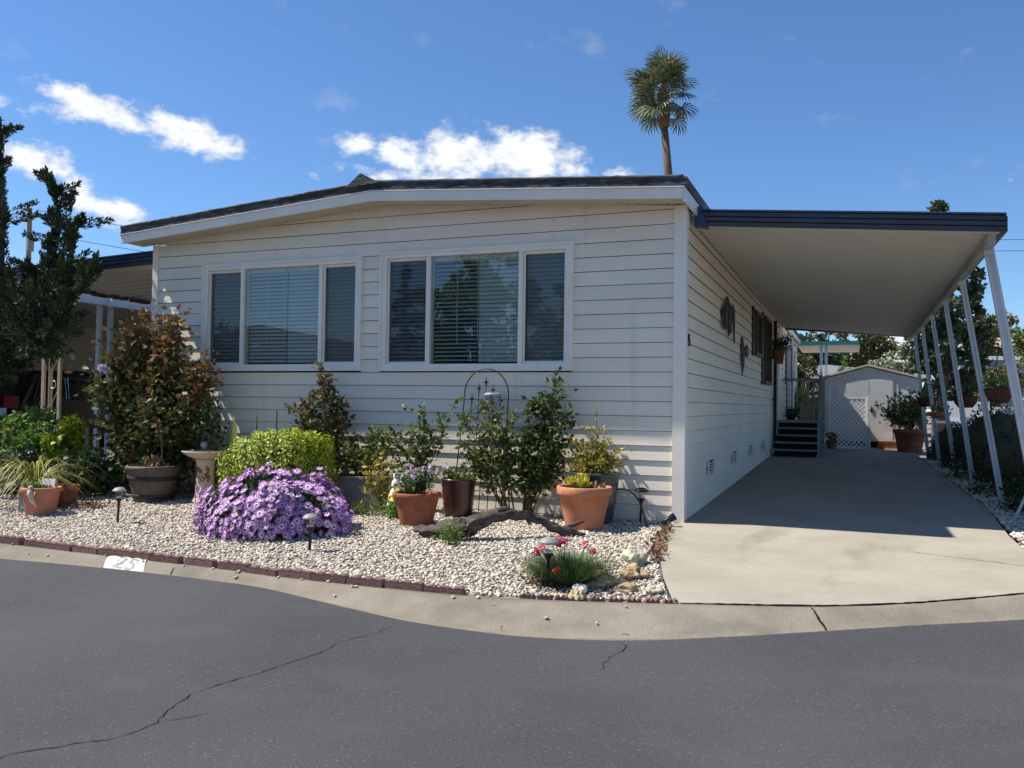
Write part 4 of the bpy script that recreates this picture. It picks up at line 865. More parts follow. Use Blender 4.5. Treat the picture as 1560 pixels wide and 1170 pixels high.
def terracotta_pots():
    # squat pot near the kerb end with seedlings and an animal clinging to the rim
    t = thing('terracotta_pot', 'squat terracotta pot with a lizard ornament on its rim beside the grey rock', 'plant pot', (-6.62, -2.30, gz(-2.32)-.01))
    pot_mesh('pot', .145, .21, .30, .02, .05, M['terracotta_pink'], t); soil(.18, .25, t)
    P = ball(260, (-.07, -.03, .29), (.11, .11, .09)); leaves('seedlings', P, M['brightgreen'], t, .05, .5)
    MB().box((.09, .02, .36), (.17, .012, .07), rz=.1, rx=-.15).build('plant_label', M['lampwhite'], t)
    l = MB(); l.tube([(.09, -.205, .29), (.1, -.215, .24), (.11, -.20, .17), (.14, -.165, .10)], [.025, .03, .022, .007], 7); l.blob((.085, -.2, .31), (.03, .03, .025), .1, 1, 3)
    for sx in (-1, 1): l.tube([(.1+.01*sx, -.21, .22), (.1+.05*sx, -.205, .235), (.1+.055*sx, -.2, .27)], .009, 5)
    l.build('lizard_ornament', M['bath'], t, True)
    # round pot in the middle
    t = thing('terracotta_pot', 'round weathered terracotta pot of pale pink daisies behind the driftwood', 'plant pot', (-2.53, -1.22, gz(-1.22)-.01))
    pot_mesh('pot', .165, .255, .335, .022, .05, M['terracotta_dark'], t); soil(.225, .29, t)
    tops = crown_tops(20, (0, 0, .48), (.26, .2, .17), 21, .36); pth = stems('stems', t, (0, 0, .28), tops, .006, 'stem', .05, 21)
    P, D = along(pth, 1100, .2, 1, .055); leaves('foliage', P, M['dianthus'], t, .055, .3, .4, D)
    for i, tp in enumerate(tops[:11]): bloom(t, (tp[0], tp[1]-.02, tp[2]+.02), .034, 'palepink', 'flower', 12)
    # large pot with the yellow succulent
    t = thing('terracotta_pot', 'large wide terracotta pot with a yellow succulent beside the house corner', 'plant pot', (-.855, -.74, gz(-.74)-.01))
    pot_mesh('pot', .185, .285, .43, .022, .085, M['terracotta'], t, 40); soil(.255, .375, t)
    P = []; D = []
    for cx, cy, cz, s in ((-.1, -.06, .44, 1), (-.02, 0, .47, 1), (-.16, .02, .44, .8), (.02, -.09, .43, .7), (-.08, .07, .46, .8)):
        for ring, tilt in ((7, .25), (9, .6), (10, 1.0)):
            for k in range(ring):
                a = 2*math.pi*k/ring+ring; P.append((cx, cy, cz)); D.append((math.cos(a)*math.sin(tilt), math.sin(a)*math.sin(tilt), math.cos(tilt)))
    leaves('succulent', P, M['succulent'], t, .10, .55, 0, D, .06, .35, .12)
    P = ball(160, (.12, 0, .41), (.1, .1, .035)); leaves('dead_leaves', P, M['dryleaf'], t, .05, .5)
    # small red pot with the strap leaved plant
    t = thing('terracotta_pot', 'small reddish terracotta pot in shade behind the squat pot', 'plant pot', (-6.93, -1.72, gz(-1.72)-.01))
    pot_mesh('pot', .11, .16, .25, .018, .05, M['terracotta_dark'], t); soil(.13, .2, t)
    t = thing('terracotta_pot', 'tiny terracotta pot on the concrete beside the entry steps', 'plant pot', (1.2, 13.95, gz(14)))
    pot_mesh('pot', .1, .15, .22, .02, .05, M['terracotta_dark'], t, 16); leaves('foliage', ball(120, (0, 0, .3), (.14, .14, .12)), M['darkgreen'], t, .07)
terracotta_pots()
def strap_plant():
    t = thing('strap_leaf_plant', 'arching yellow and green strap leaved plant behind the squat pot', 'plant', (-7.13, -1.95, .10))
    mb = MB(); rr = random.Random(8)
    for i in range(170):
        a = rr.uniform(0, 6.28); L_ = rr.uniform(.45, .85); e = rr.uniform(.5, 1.35); c, s = math.cos(a), math.sin(a); w = rr.uniform(.006, .012)
        p = curve_pts((c*.02, s*.02, .1), (c*L_*.45, s*L_*.45, .1+L_*e*.62), (c*L_, s*L_, .1+L_*(e*.45-.42)), 8); vs = []
        for j, q in enumerate(p):
            ww = w*(1-(j/7)**2*.9); vs += [(q[0]-s*ww, q[1]+c*ww, q[2]), (q[0]+s*ww, q[1]-c*ww, q[2])]
        mb.add(vs, [(2*j, 2*j+1, 2*j+3, 2*j+2) for j in range(7)])
    mb.build('blades', M['blade'], t); MB().lathe([(.05, 0), (.04, .14), (.02, .2)], 8).build('stem', M['bark'], t)
strap_plant()
def other_pots():
    t = thing('glazed_pot', 'dark oxblood glazed pot with ridged sides by the trellis', 'plant pot', (-2.39, -.5, -.015))
    prof = [(.001, 0), (.15, 0)]+[(.155+.035*k/10+(.006 if k % 2 else 0), .03+.035*k) for k in range(11)]+[(.20, .40), (.2, .415), (.175, .415), (.165, .36)]
    MB().lathe(prof, 28).build('pot', M['glaze_red'], t, True); soil(.17, .375, t)
    P, D = along(stems('stems', t, (0, 0, .36), crown_tops(14, (-.02, 0, .44), (.24, .18, .12), 31, .38), .005, 'stem', .05, 4), 620, .2, 1, .05); leaves('foliage', P, M['rose'], t, .05, .5, .3, D)
    for c in ((-.2, -.08, .5), (-.12, -.1, .54), (-.25, -.02, .47)): bloom(t, c, .035, 'palepink', 'flower', 12)
    t = thing('glazed_pot', 'slate blue glazed pot with a golden shrub behind the large terracotta pot', 'plant pot', (-.87, -.33, -.01))
    MB().lathe([(.001, 0), (.19, 0), (.2, .02), (.245, .3), (.262, .46), (.27, .5), (.28, .52), (.275, .535), (.24, .535), (.23, .46)], 32).build('pot', M['glaze_blue'], t, True); soil(.24, .49, t)
    tops = crown_tops(34, (.0, 0, .70), (.40, .24, .33), 41, .56); pth = stems('stems', t, (0, 0, .48), tops, .006, 'stem', .05, 5)
    P, D = along(pth, 3000, .15, 1.0, .065); leaves('foliage', P, M['yellowleaf'], t, .04, .55, .3, D)
    sp = [(.03, 0, .55), (.02, 0, .9), (.01, 0, 1.22)]; MB().tube(sp, [.006, .004, .002], 4).build('tall_shoot', M['stem'], t)
    leaves('shoot_leaves', [(.03-.02*k/16, 0, .8+.42*k/16) for k in range(17)], M['yellowleaf'], t, .045, .45, .5)
    t = thing('resin_planter', 'grey rectangular planter box against the siding', 'planter', (-3.77, -.33, -.01))
    MB().box((0, 0, .17), (.6, .26, .34), taper=1.06).build('box', M['planter_grey'], t); MB().box((0, 0, .355), (.66, .31, .03)).build('rim', M['planter_grey'], t); MB().box((0, 0, .372), (.56, .22, .006)).build('soil', M['soil'], t)
    # half barrel
    t = thing('barrel_planter', 'dark brown half barrel planter holding dead stalks', 'planter', (-6.36, -.93, gz(-.9)-.02))
    MB().lathe([(.001, 0), (.215, 0), (.222, .02), (.262, .18), (.312, .37), (.318, .395), (.33, .40), (.33, .44), (.318, .455), (.30, .455), (.29, .40)], 36).build('tub', M['barrel'], t, True); soil(.29, .385, t)
    for z, r in ((.30, .294), (.08, .237)): MB().lathe([(r-.004, z-.025), (r+.006, z-.025), (r+.018, z+.025), (r, z+.028)], 36).build('band', M['barrel_band'], t, True)
    leaves('dead_leaves', ball(240, (.06, -.06, .45), (.16, .14, .09)), M['dryleaf'], t, .07, .55); leaves('green_shoots', ball(110, (-.12, -.02, .46), (.09, .08, .08)), M['brightgreen'], t, .06, .3, .8)
    MB().tube([(.14, 0, .35), (.12, 0, .62), (.10, -.01, .95)], [.015, .012, .008], 6).build('dead_stalk', M['bark'], t)
    leaves('curled_leaf', ball(30, (.06, 0, .9), (.06, .04, .1)), M['dryleaf'], t, .09, .4, -.3)
    t = thing('white_pot', 'white bucket pot half hidden behind the half barrel', 'plant pot', (-6.98, -.42, 0))
    pot_mesh('pot', .16, .21, .5, .012, .03, M['white'], t, 24); soil(.19, .46, t); leaves('foliage', ball(130, (0, 0, .55), (.17, .15, .11)), M['darkgreen'], t, .07)
other_pots()
def birdbath():
    t = thing('birdbath', 'buff stone birdbath with an embossed pedestal', 'birdbath', (-5.70, -.77, gz(-.77)-.01))
    MB().lathe([(.001, 0), (.165, 0), (.165, .03), (.14, .05), (.125, .075), (.112, .20), (.10, .36), (.112, .50), (.125, .53), (.10, .535)], 28).build('pedestal', M['bath'], t, True)
    MB().lathe([(.08, .53), (.13, .54), (.21, .57), (.27, .612), (.282, .625), (.278, .637), (.256, .632), (.18, .60), (.001, .585)], 36).build('bowl', M['bath'], t, True)
    mb = MB(); rr = random.Random(6)
    for i in range(16):
        a = rr.uniform(3.3, 6.1); z = rr.uniform(.2, .44); pts = [(.113*math.cos(a+.28*math.sin(j*.9)), .113*math.sin(a+.28*math.sin(j*.9)), z+j*.014) for j in range(5)]
        mb.tube(pts, .007, 4)
    mb.build('embossing', M['terracotta_dark'], t)
    g = thing('glass_globe', 'small white globe on the rear rim of the birdbath', 'garden ornament', (-5.88, -.60, .64)); MB().blob((0, 0, .03), (.05, .05, .05), 0, 2).build('globe', M['frosted'], g, True); MB().lathe([(.02, -.02), (.03, -.01), (.02, 0)], 10).build('collar', M['lampgrey'], g)
    # dying canna lily behind
    t = thing('canna_lily', 'withered canna with two yellow upright leaves behind the birdbath', 'plant', (-5.68, -.36, 0))
    def big(name, base, tip, w, m, bend=0):
        p = [np.array(base)*(1-s)+np.array(tip)*s+np.array((bend*math.sin(math.pi*s), 0, 0)) for s in np.linspace(0, 1, 9)]; vs = []
        for s, q in zip(np.linspace(0, 1, 9), p):
            ww = w*math.sin(math.pi*min(1, .08+.92*s))**.7+.004; vs += [(q[0]-ww, q[1]+.3*ww, q[2]), (q[0], q[1], q[2]), (q[0]+ww, q[1]+.3*ww, q[2])]
        MB().add(vs, [f for j in range(8) for f in ((3*j, 3*j+1, 3*j+4, 3*j+3), (3*j+1, 3*j+2, 3*j+5, 3*j+4))]).build(name, m, t)
    big('leaf', (.02, -.05, .5), (.0, -.05, .93), .032, M['brightgreen']); big('leaf', (.08, -.05, .5), (.1, -.05, 1.0), .045, M['yellowpetal'], .01)
    MB().tube(curve_pts((0, 0, .45), (-.3, -.05, .9), (-.48, -.08, .82), 8), [.012, .012, .012, .012, .014, .016, .012, .004], 5).build('bent_leaf', M['blade'], t)
    MB().tube([(.36, .05, 0), (.38, .05, .6), (.37, .05, 1.05)], [.014, .011, .006], 5).build('dead_stalk', M['bark'], t); MB().tube([(.66, .08, 0), (.66, .08, .6), (.65, .08, 1.12)], [.016, .012, .008], 5).build('dead_stalk', M['bark'], t)
    MB().tube([(-.45, 0, .2), (-.55, 0, .8), (-.75, 0, 1.15)], [.014, .012, .01], 5).build('dead_stalk', M['bark'], t)
    for c in ((.36, .04, .72), (.66, .06, .82), (-.48, -.02, .72), (-.5, 0, .6)): leaves('dead_leaf', ball(10, c, (.03, .02, .1)), M['dryleaf'], t, .2, .28, -.7, None, .3)
    P = np.concatenate([ball(280, (-.30, -.2, .2), (.22, .18, .26)), ball(120, (.25, -.15, .15), (.18, .15, .25))]); leaves('withered_foliage', P, M['dryleaf'], t, .11, .35, -.3)
birdbath()
def trellis():
    t = thing('trellis', 'black iron arched trellis with spear finials leaning on the siding', 'trellis', (-2.22, -.12, 0)); w0, w1 = .30, .275
    arch = [(-w0-.03, -.22, .02), (-w0, -.1, .75), (-w1, -.04, 1.28)]+[(-w1*math.cos(a), -.03, 1.34+.30*math.sin(a)) for a in np.linspace(.1, math.pi-.1, 13)]+[(w1, -.04, 1.28), (w0-.02, -.1, .75), (w0-.02, -.22, .02)]
    MB().tube(arch, .007, 6).build('arch', M['black'], t, True)
    for i, x in enumerate((-.19, -.095, 0, .095, .19)):
        top = (1.30, 1.42, 1.49, 1.40, 1.28)[i]
        MB().tube([(x*1.1, -.21, .02), (x, -.09, .8), (x*.93, -.04, top)], .005, 5).build('rod', M['black'], t)
        f = MB(); c = (x*.93, -.04, top)
        f.add([(c[0], c[1], c[2]-.09), (c[0]-.012, c[1], c[2]-.02), (c[0], c[1]-.012, c[2]-.02), (c[0]+.012, c[1], c[2]-.02), (c[0], c[1]+.012, c[2]-.02), (c[0], c[1], c[2]+.07)], [(0, 2, 1), (0, 3, 2), (0, 4, 3), (0, 1, 4), (5, 1, 2), (5, 2, 3), (5, 3, 4), (5, 4, 1)])
        f.box((c[0], c[1], c[2]-.005), (.055, .014, .016)); f.build('finial', M['black'], t)
    MB().tube([(-.2+.4*s, -.05-.0*s, 1.12+.13*math.sin(math.pi*s)) for s in np.linspace(0, 1, 11)], .005, 5).build('inner_arch', M['black'], t)
    for z in (.25, .62): MB().tube([(-w0, -.15 if z < .4 else -.11, z), (w0-.02, -.15 if z < .4 else -.11, z)], .005, 5).build('cross_bar', M['black'], t)
    g = thing('glass_ornament', 'clear glass dish with dangling crystals hung on the arched trellis', 'garden ornament', (-2.13, -.17, 1.33))
    MB().lathe([(.001, -.025), (.06, -.025), (.095, -.005), (.1, .02), (.085, .032), (.001, .03)], 20).build('dish', M['frosted'], g, True)
    c0 = MB().blob((0, 0, 0), (.017, .014, .022), .15, 1, 4).build('crystal', M['frosted'], g)
    for i, (x, z) in enumerate(((-.08, -.07), (-.045, -.085), (-.01, -.075), (.02, -.1), (.05, -.085), (.075, -.11), (.095, -.07), (.06, -.055))):
        o = c0 if i == 0 else link(c0.copy(), g); o.location = (x, -.05, z); o.scale = (1.1, 1, 1.1)
trellis()
def lamps():
    def lamp(label, x, y, h, cap, tilt=0, r=.066):
        t = thing('path_light', label, 'path light', (x, y, gz(y)), group='solar path lights in the gravel'); t.rotation_euler = (0, tilt, 0)
        MB().lathe([(.001, h+.012), (.02, h+.014), (.045, h+.006), (r, h-.014), (r+.004, h-.02), (r, h-.028), (.03, h-.026), (.001, h-.026)], 22).build('cap', M[cap], t, True)
        MB().lathe([(.033, h-.10), (.038, h-.028)], 18).build('lens', M['lampglass'], t, True)
        MB().lathe([(.001, h-.10), (.022, h-.075), (.026, h-.095)], 12).build('reflector', M['lampwhite'], t, True)
        MB().lathe([(.036, h-.112), (.038, h-.1), (.03, h-.098), (.001, h-.098)], 16).build('collar', M['lampblack'], t); MB().lathe([(.012, -.03), (.013, h-.15), (.026, h-.112)], 10).build('stake', M['lampblack'], t, True)
    lamp('grey capped solar path light in open gravel before the half barrel', -5.37, -2.42, .345, 'lampgrey', .04)
    lamp('solar path light in front of the purple daisy mound', -2.65, -2.93, .30, 'lampgrey', 0)
    lamp('solar path light standing in the pink flowered clump', -.32, -3.40, .335, 'lampgrey', .03, .07)
    lamp('black solar path light near the house corner beside the large terracotta pot', -.42, -.11, .35, 'lampblack', .05, .07)
    t = thing('garden_spotlight', 'small black ground spotlight lying at the driveway edge', 'spotlight', (-.09, -.36, .03), R(25)); MB().tube([(-.05, 0, .0), (.01, 0, .03), (.09, 0, .075)], [.025, .032, .042], 12).build('housing', M['lampblack'], t, True); MB().tube([(0, 0, .02), (0, 0, -.05)], .012, 6).build('stake', M['lampblack'], t)
    t = thing('garden_hose', 'thin black irrigation tube looping from the blue pot to the gravel', 'hose', (-.6, -.42, 0)); MB().tube(curve_pts((-.0, 0, .36), (.26, -.03, .42), (.33, -.06, -.01), 14), .009, 6).build('tube', M['lampblack'], t, True)
    MB().tube([(.33, -.06, -.03), (.33, -.06, .03)], .014, 6).build('stake', M['lampblack'], t)
lamps()
def driftwood():
    t = thing('driftwood', 'grey brown twisted driftwood log arching over the gravel', 'driftwood', (0, 0, 0)); g = gz(-1.8)
    main = [(-2.24, -1.80, g+.05), (-2.08, -1.86, g+.045), (-1.92, -1.92, g+.07), (-1.76, -1.93, g+.09), (-1.62, -1.84, g+.13), (-1.50, -1.74, g+.185), (-1.36, -1.62, g+.225), (-1.22, -1.52, g+.215), (-1.08, -1.42, g+.15), (-.96, -1.34, g+.075), (-.84, -1.26, g+.04), (-.70, -1.2, g+.02)]
    rad = [.03, .058, .062, .115, .10, .066, .055, .056, .045, .046, .04, .014]
    ts = np.linspace(0, 11, 56); P = np.stack([np.interp(ts, range(12), [p[i] for p in main]) for i in range(3)], 1); rr = random.Random(3)
    P[1:-1] = (P[:-2]+P[1:-1]*2+P[2:])/4; P[1:-1, 2] += [.008*math.sin(i*1.3) for i in range(54)]
    n0 = 16; mb = MB(); mb.tube([tuple(p) for p in P], list(np.interp(ts, range(12), rad)), n0)
    vv = np.array(mb.v)
    for i in range(56):
        for k in range(n0):
            j = i*n0+k; f = .78+.22*math.sin(k*2.4+i*.16)+.12*math.sin(k*1.1+i*.5)+rr.uniform(-.1, .1)
            vv[j] = P[i]+(vv[j]-P[i])*f
    mb.v = [tuple(p) for p in vv]
    mb.build('trunk', M['driftwood'], t, True)
    for a, r in (([(-1.62, -1.8, g+.14), (-1.5, -1.7, g+.23), (-1.38, -1.62, g+.27), (-1.3, -1.58, g+.26)], [.03, .035, .03, .01]), ([(-1.2, -1.5, g+.2), (-1.16, -1.52, g+.14), (-1.15, -1.53, g+.12)], [.025, .02, .005]), ([(-1.62, -1.9, g+.12), (-1.6, -1.95, g+.05), (-1.62, -2.0, g-.01)], [.02, .014, .008]), ([(-.92, -1.3, g+.06), (-.8, -1.16, g+.11), (-.74, -1.1, g+.13)], [.03, .02, .006]), ([(-1.0, -1.36, g+.1), (-.95, -1.28, g+.2), (-1.04, -1.3, g+.26)], [.008, .005, .003])):
        MB().tube(a, r, 6).build('branch', M['driftwood'], t, True)
driftwood()
def small_plants():
    t = thing('small_shrub', 'small upright bright green shoot in front of the driftwood', 'plant', (-1.66, -2.16, gz(-2.1)))
    pth = stems('stems', t, (0, 0, 0), [(-.1, 0, .13), (.02, 0, .22), (.1, .02, .17), (-.04, -.04, .18), (.06, -.05, .12), (-.12, -.03, .08)], .005, 'stem', .02, 3); P, D = along(pth, 260, .1, 1, .025); leaves('foliage', P, M['brightgreen'], t, .05, .28, .5, D)
    # pinks by the kerb
    t = thing('dianthus_clump', 'grassy clump of pinks with red and pink flowers round a path light', 'flowering plant', (-.22, -3.17, gz(-3.2)))
    mb = MB(); rr = random.Random(9)
    for i in range(3200):
        a = rr.uniform(0, 6.28); q = rr.random()**.5; bx, by = q*.2*math.cos(a), q*.2*math.sin(a); h = rr.uniform(.12, .26)*(1-.35*q); ex = q*.25+rr.uniform(-.05, .05)
        p = curve_pts((bx, by, 0), (bx+math.cos(a)*ex*.3, by+math.sin(a)*ex*.3, h*.7), (bx+math.cos(a)*ex+rr.uniform(-.03, .03), by+math.sin(a)*ex, h), 4); w = .0032; c, s = math.cos(a+1.2), math.sin(a+1.2); vs = []
        for j, v in enumerate(p):
            ww = w*(1-j/3.2); vs += [(v[0]-c*ww, v[1]-s*ww, v[2]), (v[0]+c*ww, v[1]+s*ww, v[2])]
        mb.add(vs, [(2*j, 2*j+1, 2*j+3, 2*j+2) for j in range(3)])
    mb.build('foliage', M['dianthus'], t)
    for c, m in (((-.22, -.02, .22), 'pink'), ((-.13, .05, .26), 'pink'), ((-.08, .08, .27), 'pink'), ((.1, .02, .27), 'pink'), ((.17, .02, .22), 'pink'), ((-.02, -.25, .12), 'red'), ((-.27, .02, .19), 'pink'), ((-.10, .04, .28), 'pink')):
        MB().tube([(c[0]*.6, c[1]*.6, .08), c], .003, 4).build('flower_stem', M['stem'], t); bloom(t, c, .03, m, 'flower', 18)
    leaves('dead_fringe', ball(160, (-.1, -.16, .02), (.22, .1, .04)), M['dryleaf'], t, .05, .4)
    t = thing('primrose', 'clump of pale yellow flowers beside the round terracotta pot', 'flowering plant', (-2.93, -.92, gz(-.9)))
    leaves('foliage', ball(260, (0, 0, .08), (.15, .13, .14)), M['brightgreen'], t, .07, .35, .5); bloom(t, (.05, -.06, .24), .08, 'yellowpetal', 'flower', 40); bloom(t, (-.03, -.04, .2), .05, 'yellowpetal', 'flower', 20)
    t = thing('ground_cover', 'low trailing green and brown plants under the grey planter', 'plant', (-3.35, -.85, gz(-.9)))
    leaves('foliage', ball(420, (0, 0, .05), (.32, .16, .10)), M['rose'], t, .05, .45, .4)
    t = thing('garden_figurine', 'small white stone animal sitting behind the round terracotta pot', 'figurine', (-3.03, -.72, .0))
    MB().blob((0, 0, .15), (.1, .085, .16), .12, 2, 5).blob((.01, -.05, .33), (.062, .07, .068), .08, 2, 6).blob((.01, -.115, .315), (.03, .03, .026), .05, 1).tube([(-.03, -.03, .37), (-.05, -.01, .44)], [.02, .008], 6).tube([(.045, -.03, .37), (.065, -.01, .43)], [.02, .008], 6).tube([(-.05, -.06, .2), (-.055, -.1, .08), (-.05, -.12, .01)], [.035, .03, .035], 7).tube([(.06, -.06, .2), (.065, -.1, .08), (.06, -.12, .01)], [.035, .03, .035], 7).build('statue', M['figurine'], t, True)
    # rocks
    def rock(label, c, r, m, seed, jit=.2):
        o = MB().blob((0, 0, 0), r, jit, 3, seed).build('rock', M[m], None, False, (c[0], c[1], gz(c[1])+r[2]*.55)); tag(o, label, 'rock'); o.rotation_euler = (0, 0, seed)
    rock('grey granite rock beside the squat terracotta pot', (-7.03, -2.05), (.19, .15, .13), 'rock', 1)
    rock('pale lichened rounded rock nearest the driveway edge', (.06, -2.33), (.10, .085, .075), 'rock_moss', 2)
    rock('tan angular rock with a lit upper face between the lichened rock and the largest slab', (.16, -2.85), (.11, .08, .055), 'rock_tan', 3, .3)
    rock('largest flat tan rock beside the pink flowered clump', (.0, -3.2), (.13, .09, .055), 'rock_tan', 4, .28)
    rock('small white rock at the foot of the pink flowered clump', (-.06, -3.46), (.075, .05, .03), 'rock_white', 5)
    rock('small pointed tan rock on the kerb edge', (-.02, -3.66), (.055, .045, .045), 'rock_tan', 6, .3)
    rock('low flat yellowish rock by the broken bricks', (.24, -3.3), (.08, .05, .03), 'rock_tan', 7)
    rock('small pinkish rock by the driveway corner', (.42, -3.28), (.07, .05, .03), 'rock_moss', 8)
    n = 260; y = RNG.uniform(-2.2, -.5, n); P = np.c_[left_x(y)-.03+RNG.normal(size=n)*.035-.0, y, gz(y)+RNG.uniform(0, .05, n)]
    tag(leaves('dry_leaves', P, M['dryleaf'], None, .055, .5, 0), kind='stuff')
    P = ball(150, (-6.55, -1.75, -.0), (.35, .2, .03)); tag(leaves('dry_leaves', P, M['dryleaf'], None, .06, .4, 0), kind='stuff')
    n = 90; q = samp_garden(n); q[:, 2] += .022
    tag(leaves('leaf_litter', q, M['dryleaf'], None, .038, .45, 0), kind='stuff')
    # litter in the gutter
    for i, (x, y) in enumerate(((-.28, -4.34), (.42, -4.12))):
        o = leaves('fallen_leaf', [(x, y, gz(y)-.058)]*2, M['yellowleaf'] if i else M['dryleaf'], None, .05, .6, .05); tag(o, ('curled tan leaf lying in the gutter below the pinks', 'yellowish fallen leaf in the gutter below the tan rocks')[i], 'leaf')
    # shaded greenery towards the neighbour
    def bush(name, label, c, r, n, m, size, extra=None, cat='shrub'):
        t = thing(name, label, cat, (c[0], c[1], gz(c[1])))
        tops = crown_tops(9, (0, 0, c[2]), (r[0]*.7, r[1]*.7, r[2]*.8), n); stems('stems', t, (0, 0, 0), tops, .01, 'stem', .1, n)
        k = max(5, n//90); cl = ball(k, (0, 0, c[2]), r, .5, 1); cl[:, 2] = np.maximum(cl[:, 2], .03); P = np.concatenate([ball(n//k, q, np.array(r)*.38) for q in cl]); P[:, 2] = np.maximum(P[:, 2], .02)
        leaves('foliage', P, M[m], t, size, .6, .3); return t
    t = bush('geranium', 'sunlit geranium bush with a few red flowers beside the scrolled post', (-8.75, -.75, .60), (.55, .4, .42), 3000, 'brightgreen', .08, cat='flowering plant'); bloom(t, (.05, -.38, .80), .035, 'red', 'flower', 14); bloom(t, (-.05, -.4, .68), .025, 'red', 'flower', 10)
    bush('leafy_shrub', 'bright round leaved shrub against the scrolled post foot', (-8.12, -.7, .62), (.34, .28, .32), 1300, 'hedge', .075)
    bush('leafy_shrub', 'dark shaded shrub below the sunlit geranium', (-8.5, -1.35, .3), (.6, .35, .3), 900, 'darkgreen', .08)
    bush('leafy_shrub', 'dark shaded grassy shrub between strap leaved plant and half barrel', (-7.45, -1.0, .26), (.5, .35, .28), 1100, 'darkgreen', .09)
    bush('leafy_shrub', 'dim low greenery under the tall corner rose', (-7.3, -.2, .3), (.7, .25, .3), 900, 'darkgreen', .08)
    t = thing('wooden_stake', 'pale flat wooden stake beside the bright leaved shrub', 'stake', (-7.86, -.6, 0)); MB().box((0, 0, .42), (.06, .02, .84)).build('board', M['wood'], t); MB().box((0, -.012, .8), (.07, .004, .05)).build('tag', M['wood'], t)
small_plants()

# ------------------------------------------------------------------ juniper in front of the side awning
def juniper():
    t = thing('juniper_tree', 'dark twisted juniper tree with flame shaped branches by the side awning', 'tree', (-9.55, -.35, gz(-.3)))
    limbs = [([(-1.0, 0, 0), (-.8, .0, 1.0), (-.15, 0, 2.3)], [.13, .11, .09]),
             ([(-.1, 0, 1.8), (-.45, .05, 3.0), (-.38, 0, 4.1), (-.50, 0, 5.35)], [.08, .06, .045, .01]),
             ([(0, 0, 1.9), (.25, 0, 2.7), (.55, 0, 3.2), (.80, -.02, 3.75), (.62, -.03, 4.42)], [.07, .055, .04, .03, .006]),
             ([(.1, 0, 1.9), (.7, -.05, 2.5), (1.05, -.08, 3.05), (1.26, -.1, 3.68)], [.06, .045, .03, .006]),
             ([(.1, 0, 1.8), (.75, -.2, 2.12), (1.35, -.35, 2.45), (1.92, -.45, 2.86)], [.06, .045, .03, .006]),
             ([(-.1, 0, 1.6), (-.7, -.1, 2.4), (-1.3, -.1, 3.3), (-1.5, -.1, 4.2)], [.07, .055, .04, .01]),
             ([(0, 0, 1.5), (-.1, -.35, 2.0), (.1, -.5, 2.5)], [.05, .04, .02]), ([(0, 0, 1.7), (.3, .3, 2.6), (.5, .5, 3.3)], [.05, .04, .01])]
    mb = MB()
    for p, r in limbs: mb.tube(p, r, 7)
    mb.build('trunk', M['bark'], t, True)
    P = []; D = []
    def tuft(p0, p1, w0, w1, n):
        p0 = np.array(p0); p1 = np.array(p1); ax = (p1-p0)/np.linalg.norm(p1-p0); s = RNG.uniform(0, 1, n); w = (w0+(w1-w0)*s)[:, None]
        o = RNG.normal(size=(n, 3)); o -= (o@ax)[:, None]*ax; o = unit(o)*np.sqrt(RNG.uniform(0, 1, (n, 1)))*w
        P.append(p0+(p1-p0)*s[:, None]+o); D.append(ax[None]*1.2+unit(o)*.7+np.array((0, 0, .3)))
    spec = [(1, .15, .02, 2600), (2, .13, .012, 1500), (3, .11, .01, 900), (4, .14, .012, 1300), (5, .3, .08, 2400), (7, .2, .05, 900)]
    for li, w0, w1, n in spec:
        p = limbs[li][0]; m = len(p)-1
        for j in range(m):
            a = w0+(w1-w0)*(j/m)**.8; b = w0+(w1-w0)*((j+1)/m)**.8
            if j == 0: a = .12
            tuft(p[j], p[j+1], a, b, n//m)
            for _ in range(8):                             # flame shaped side sprays
                s = RNG.uniform(.2, 1); q = np.array(p[j])*(1-s)+np.array(p[j+1])*s; d = np.array((RNG.normal()*.8, RNG.normal()*.5, RNG.uniform(.3, 1.0))); d /= np.linalg.norm(d); L_ = RNG.uniform(.2, .72)*(1-.55*j/m)
                tuft(q, q+d*L_*.6, .05, .06, 90); tuft(q+d*L_*.5, q+d*L_, .055, .006, 90)
    for c, r, n in (((-.15, -.1, 2.35), (.95, .5, .68), 13000), ((.5, -.1, 2.3), (.5, .35, .42), 4200), ((-.55, -.15, 1.8), (.7, .4, .4), 4500), ((-.6, -.1, 2.0), (.6, .4, .5), 4200), ((.05, -.15, 1.95), (.5, .4, .3), 3000), ((.85, -.25, 2.12), (.4, .3, .3), 3000)):
        cl = ball(34, c, r, .45, 1.1)
        for q in cl:
            d = unit((q-np.array(c))[None])[0]+np.array((0, 0, .35)); tuft(q-d*.14, q+d*RNG.uniform(.1, .3), RNG.uniform(.09, .16), .02, n//40)
    leaves('foliage', np.concatenate(P), M['juniper'], t, .062, .34, .1, np.concatenate(D), .45)
juniper()

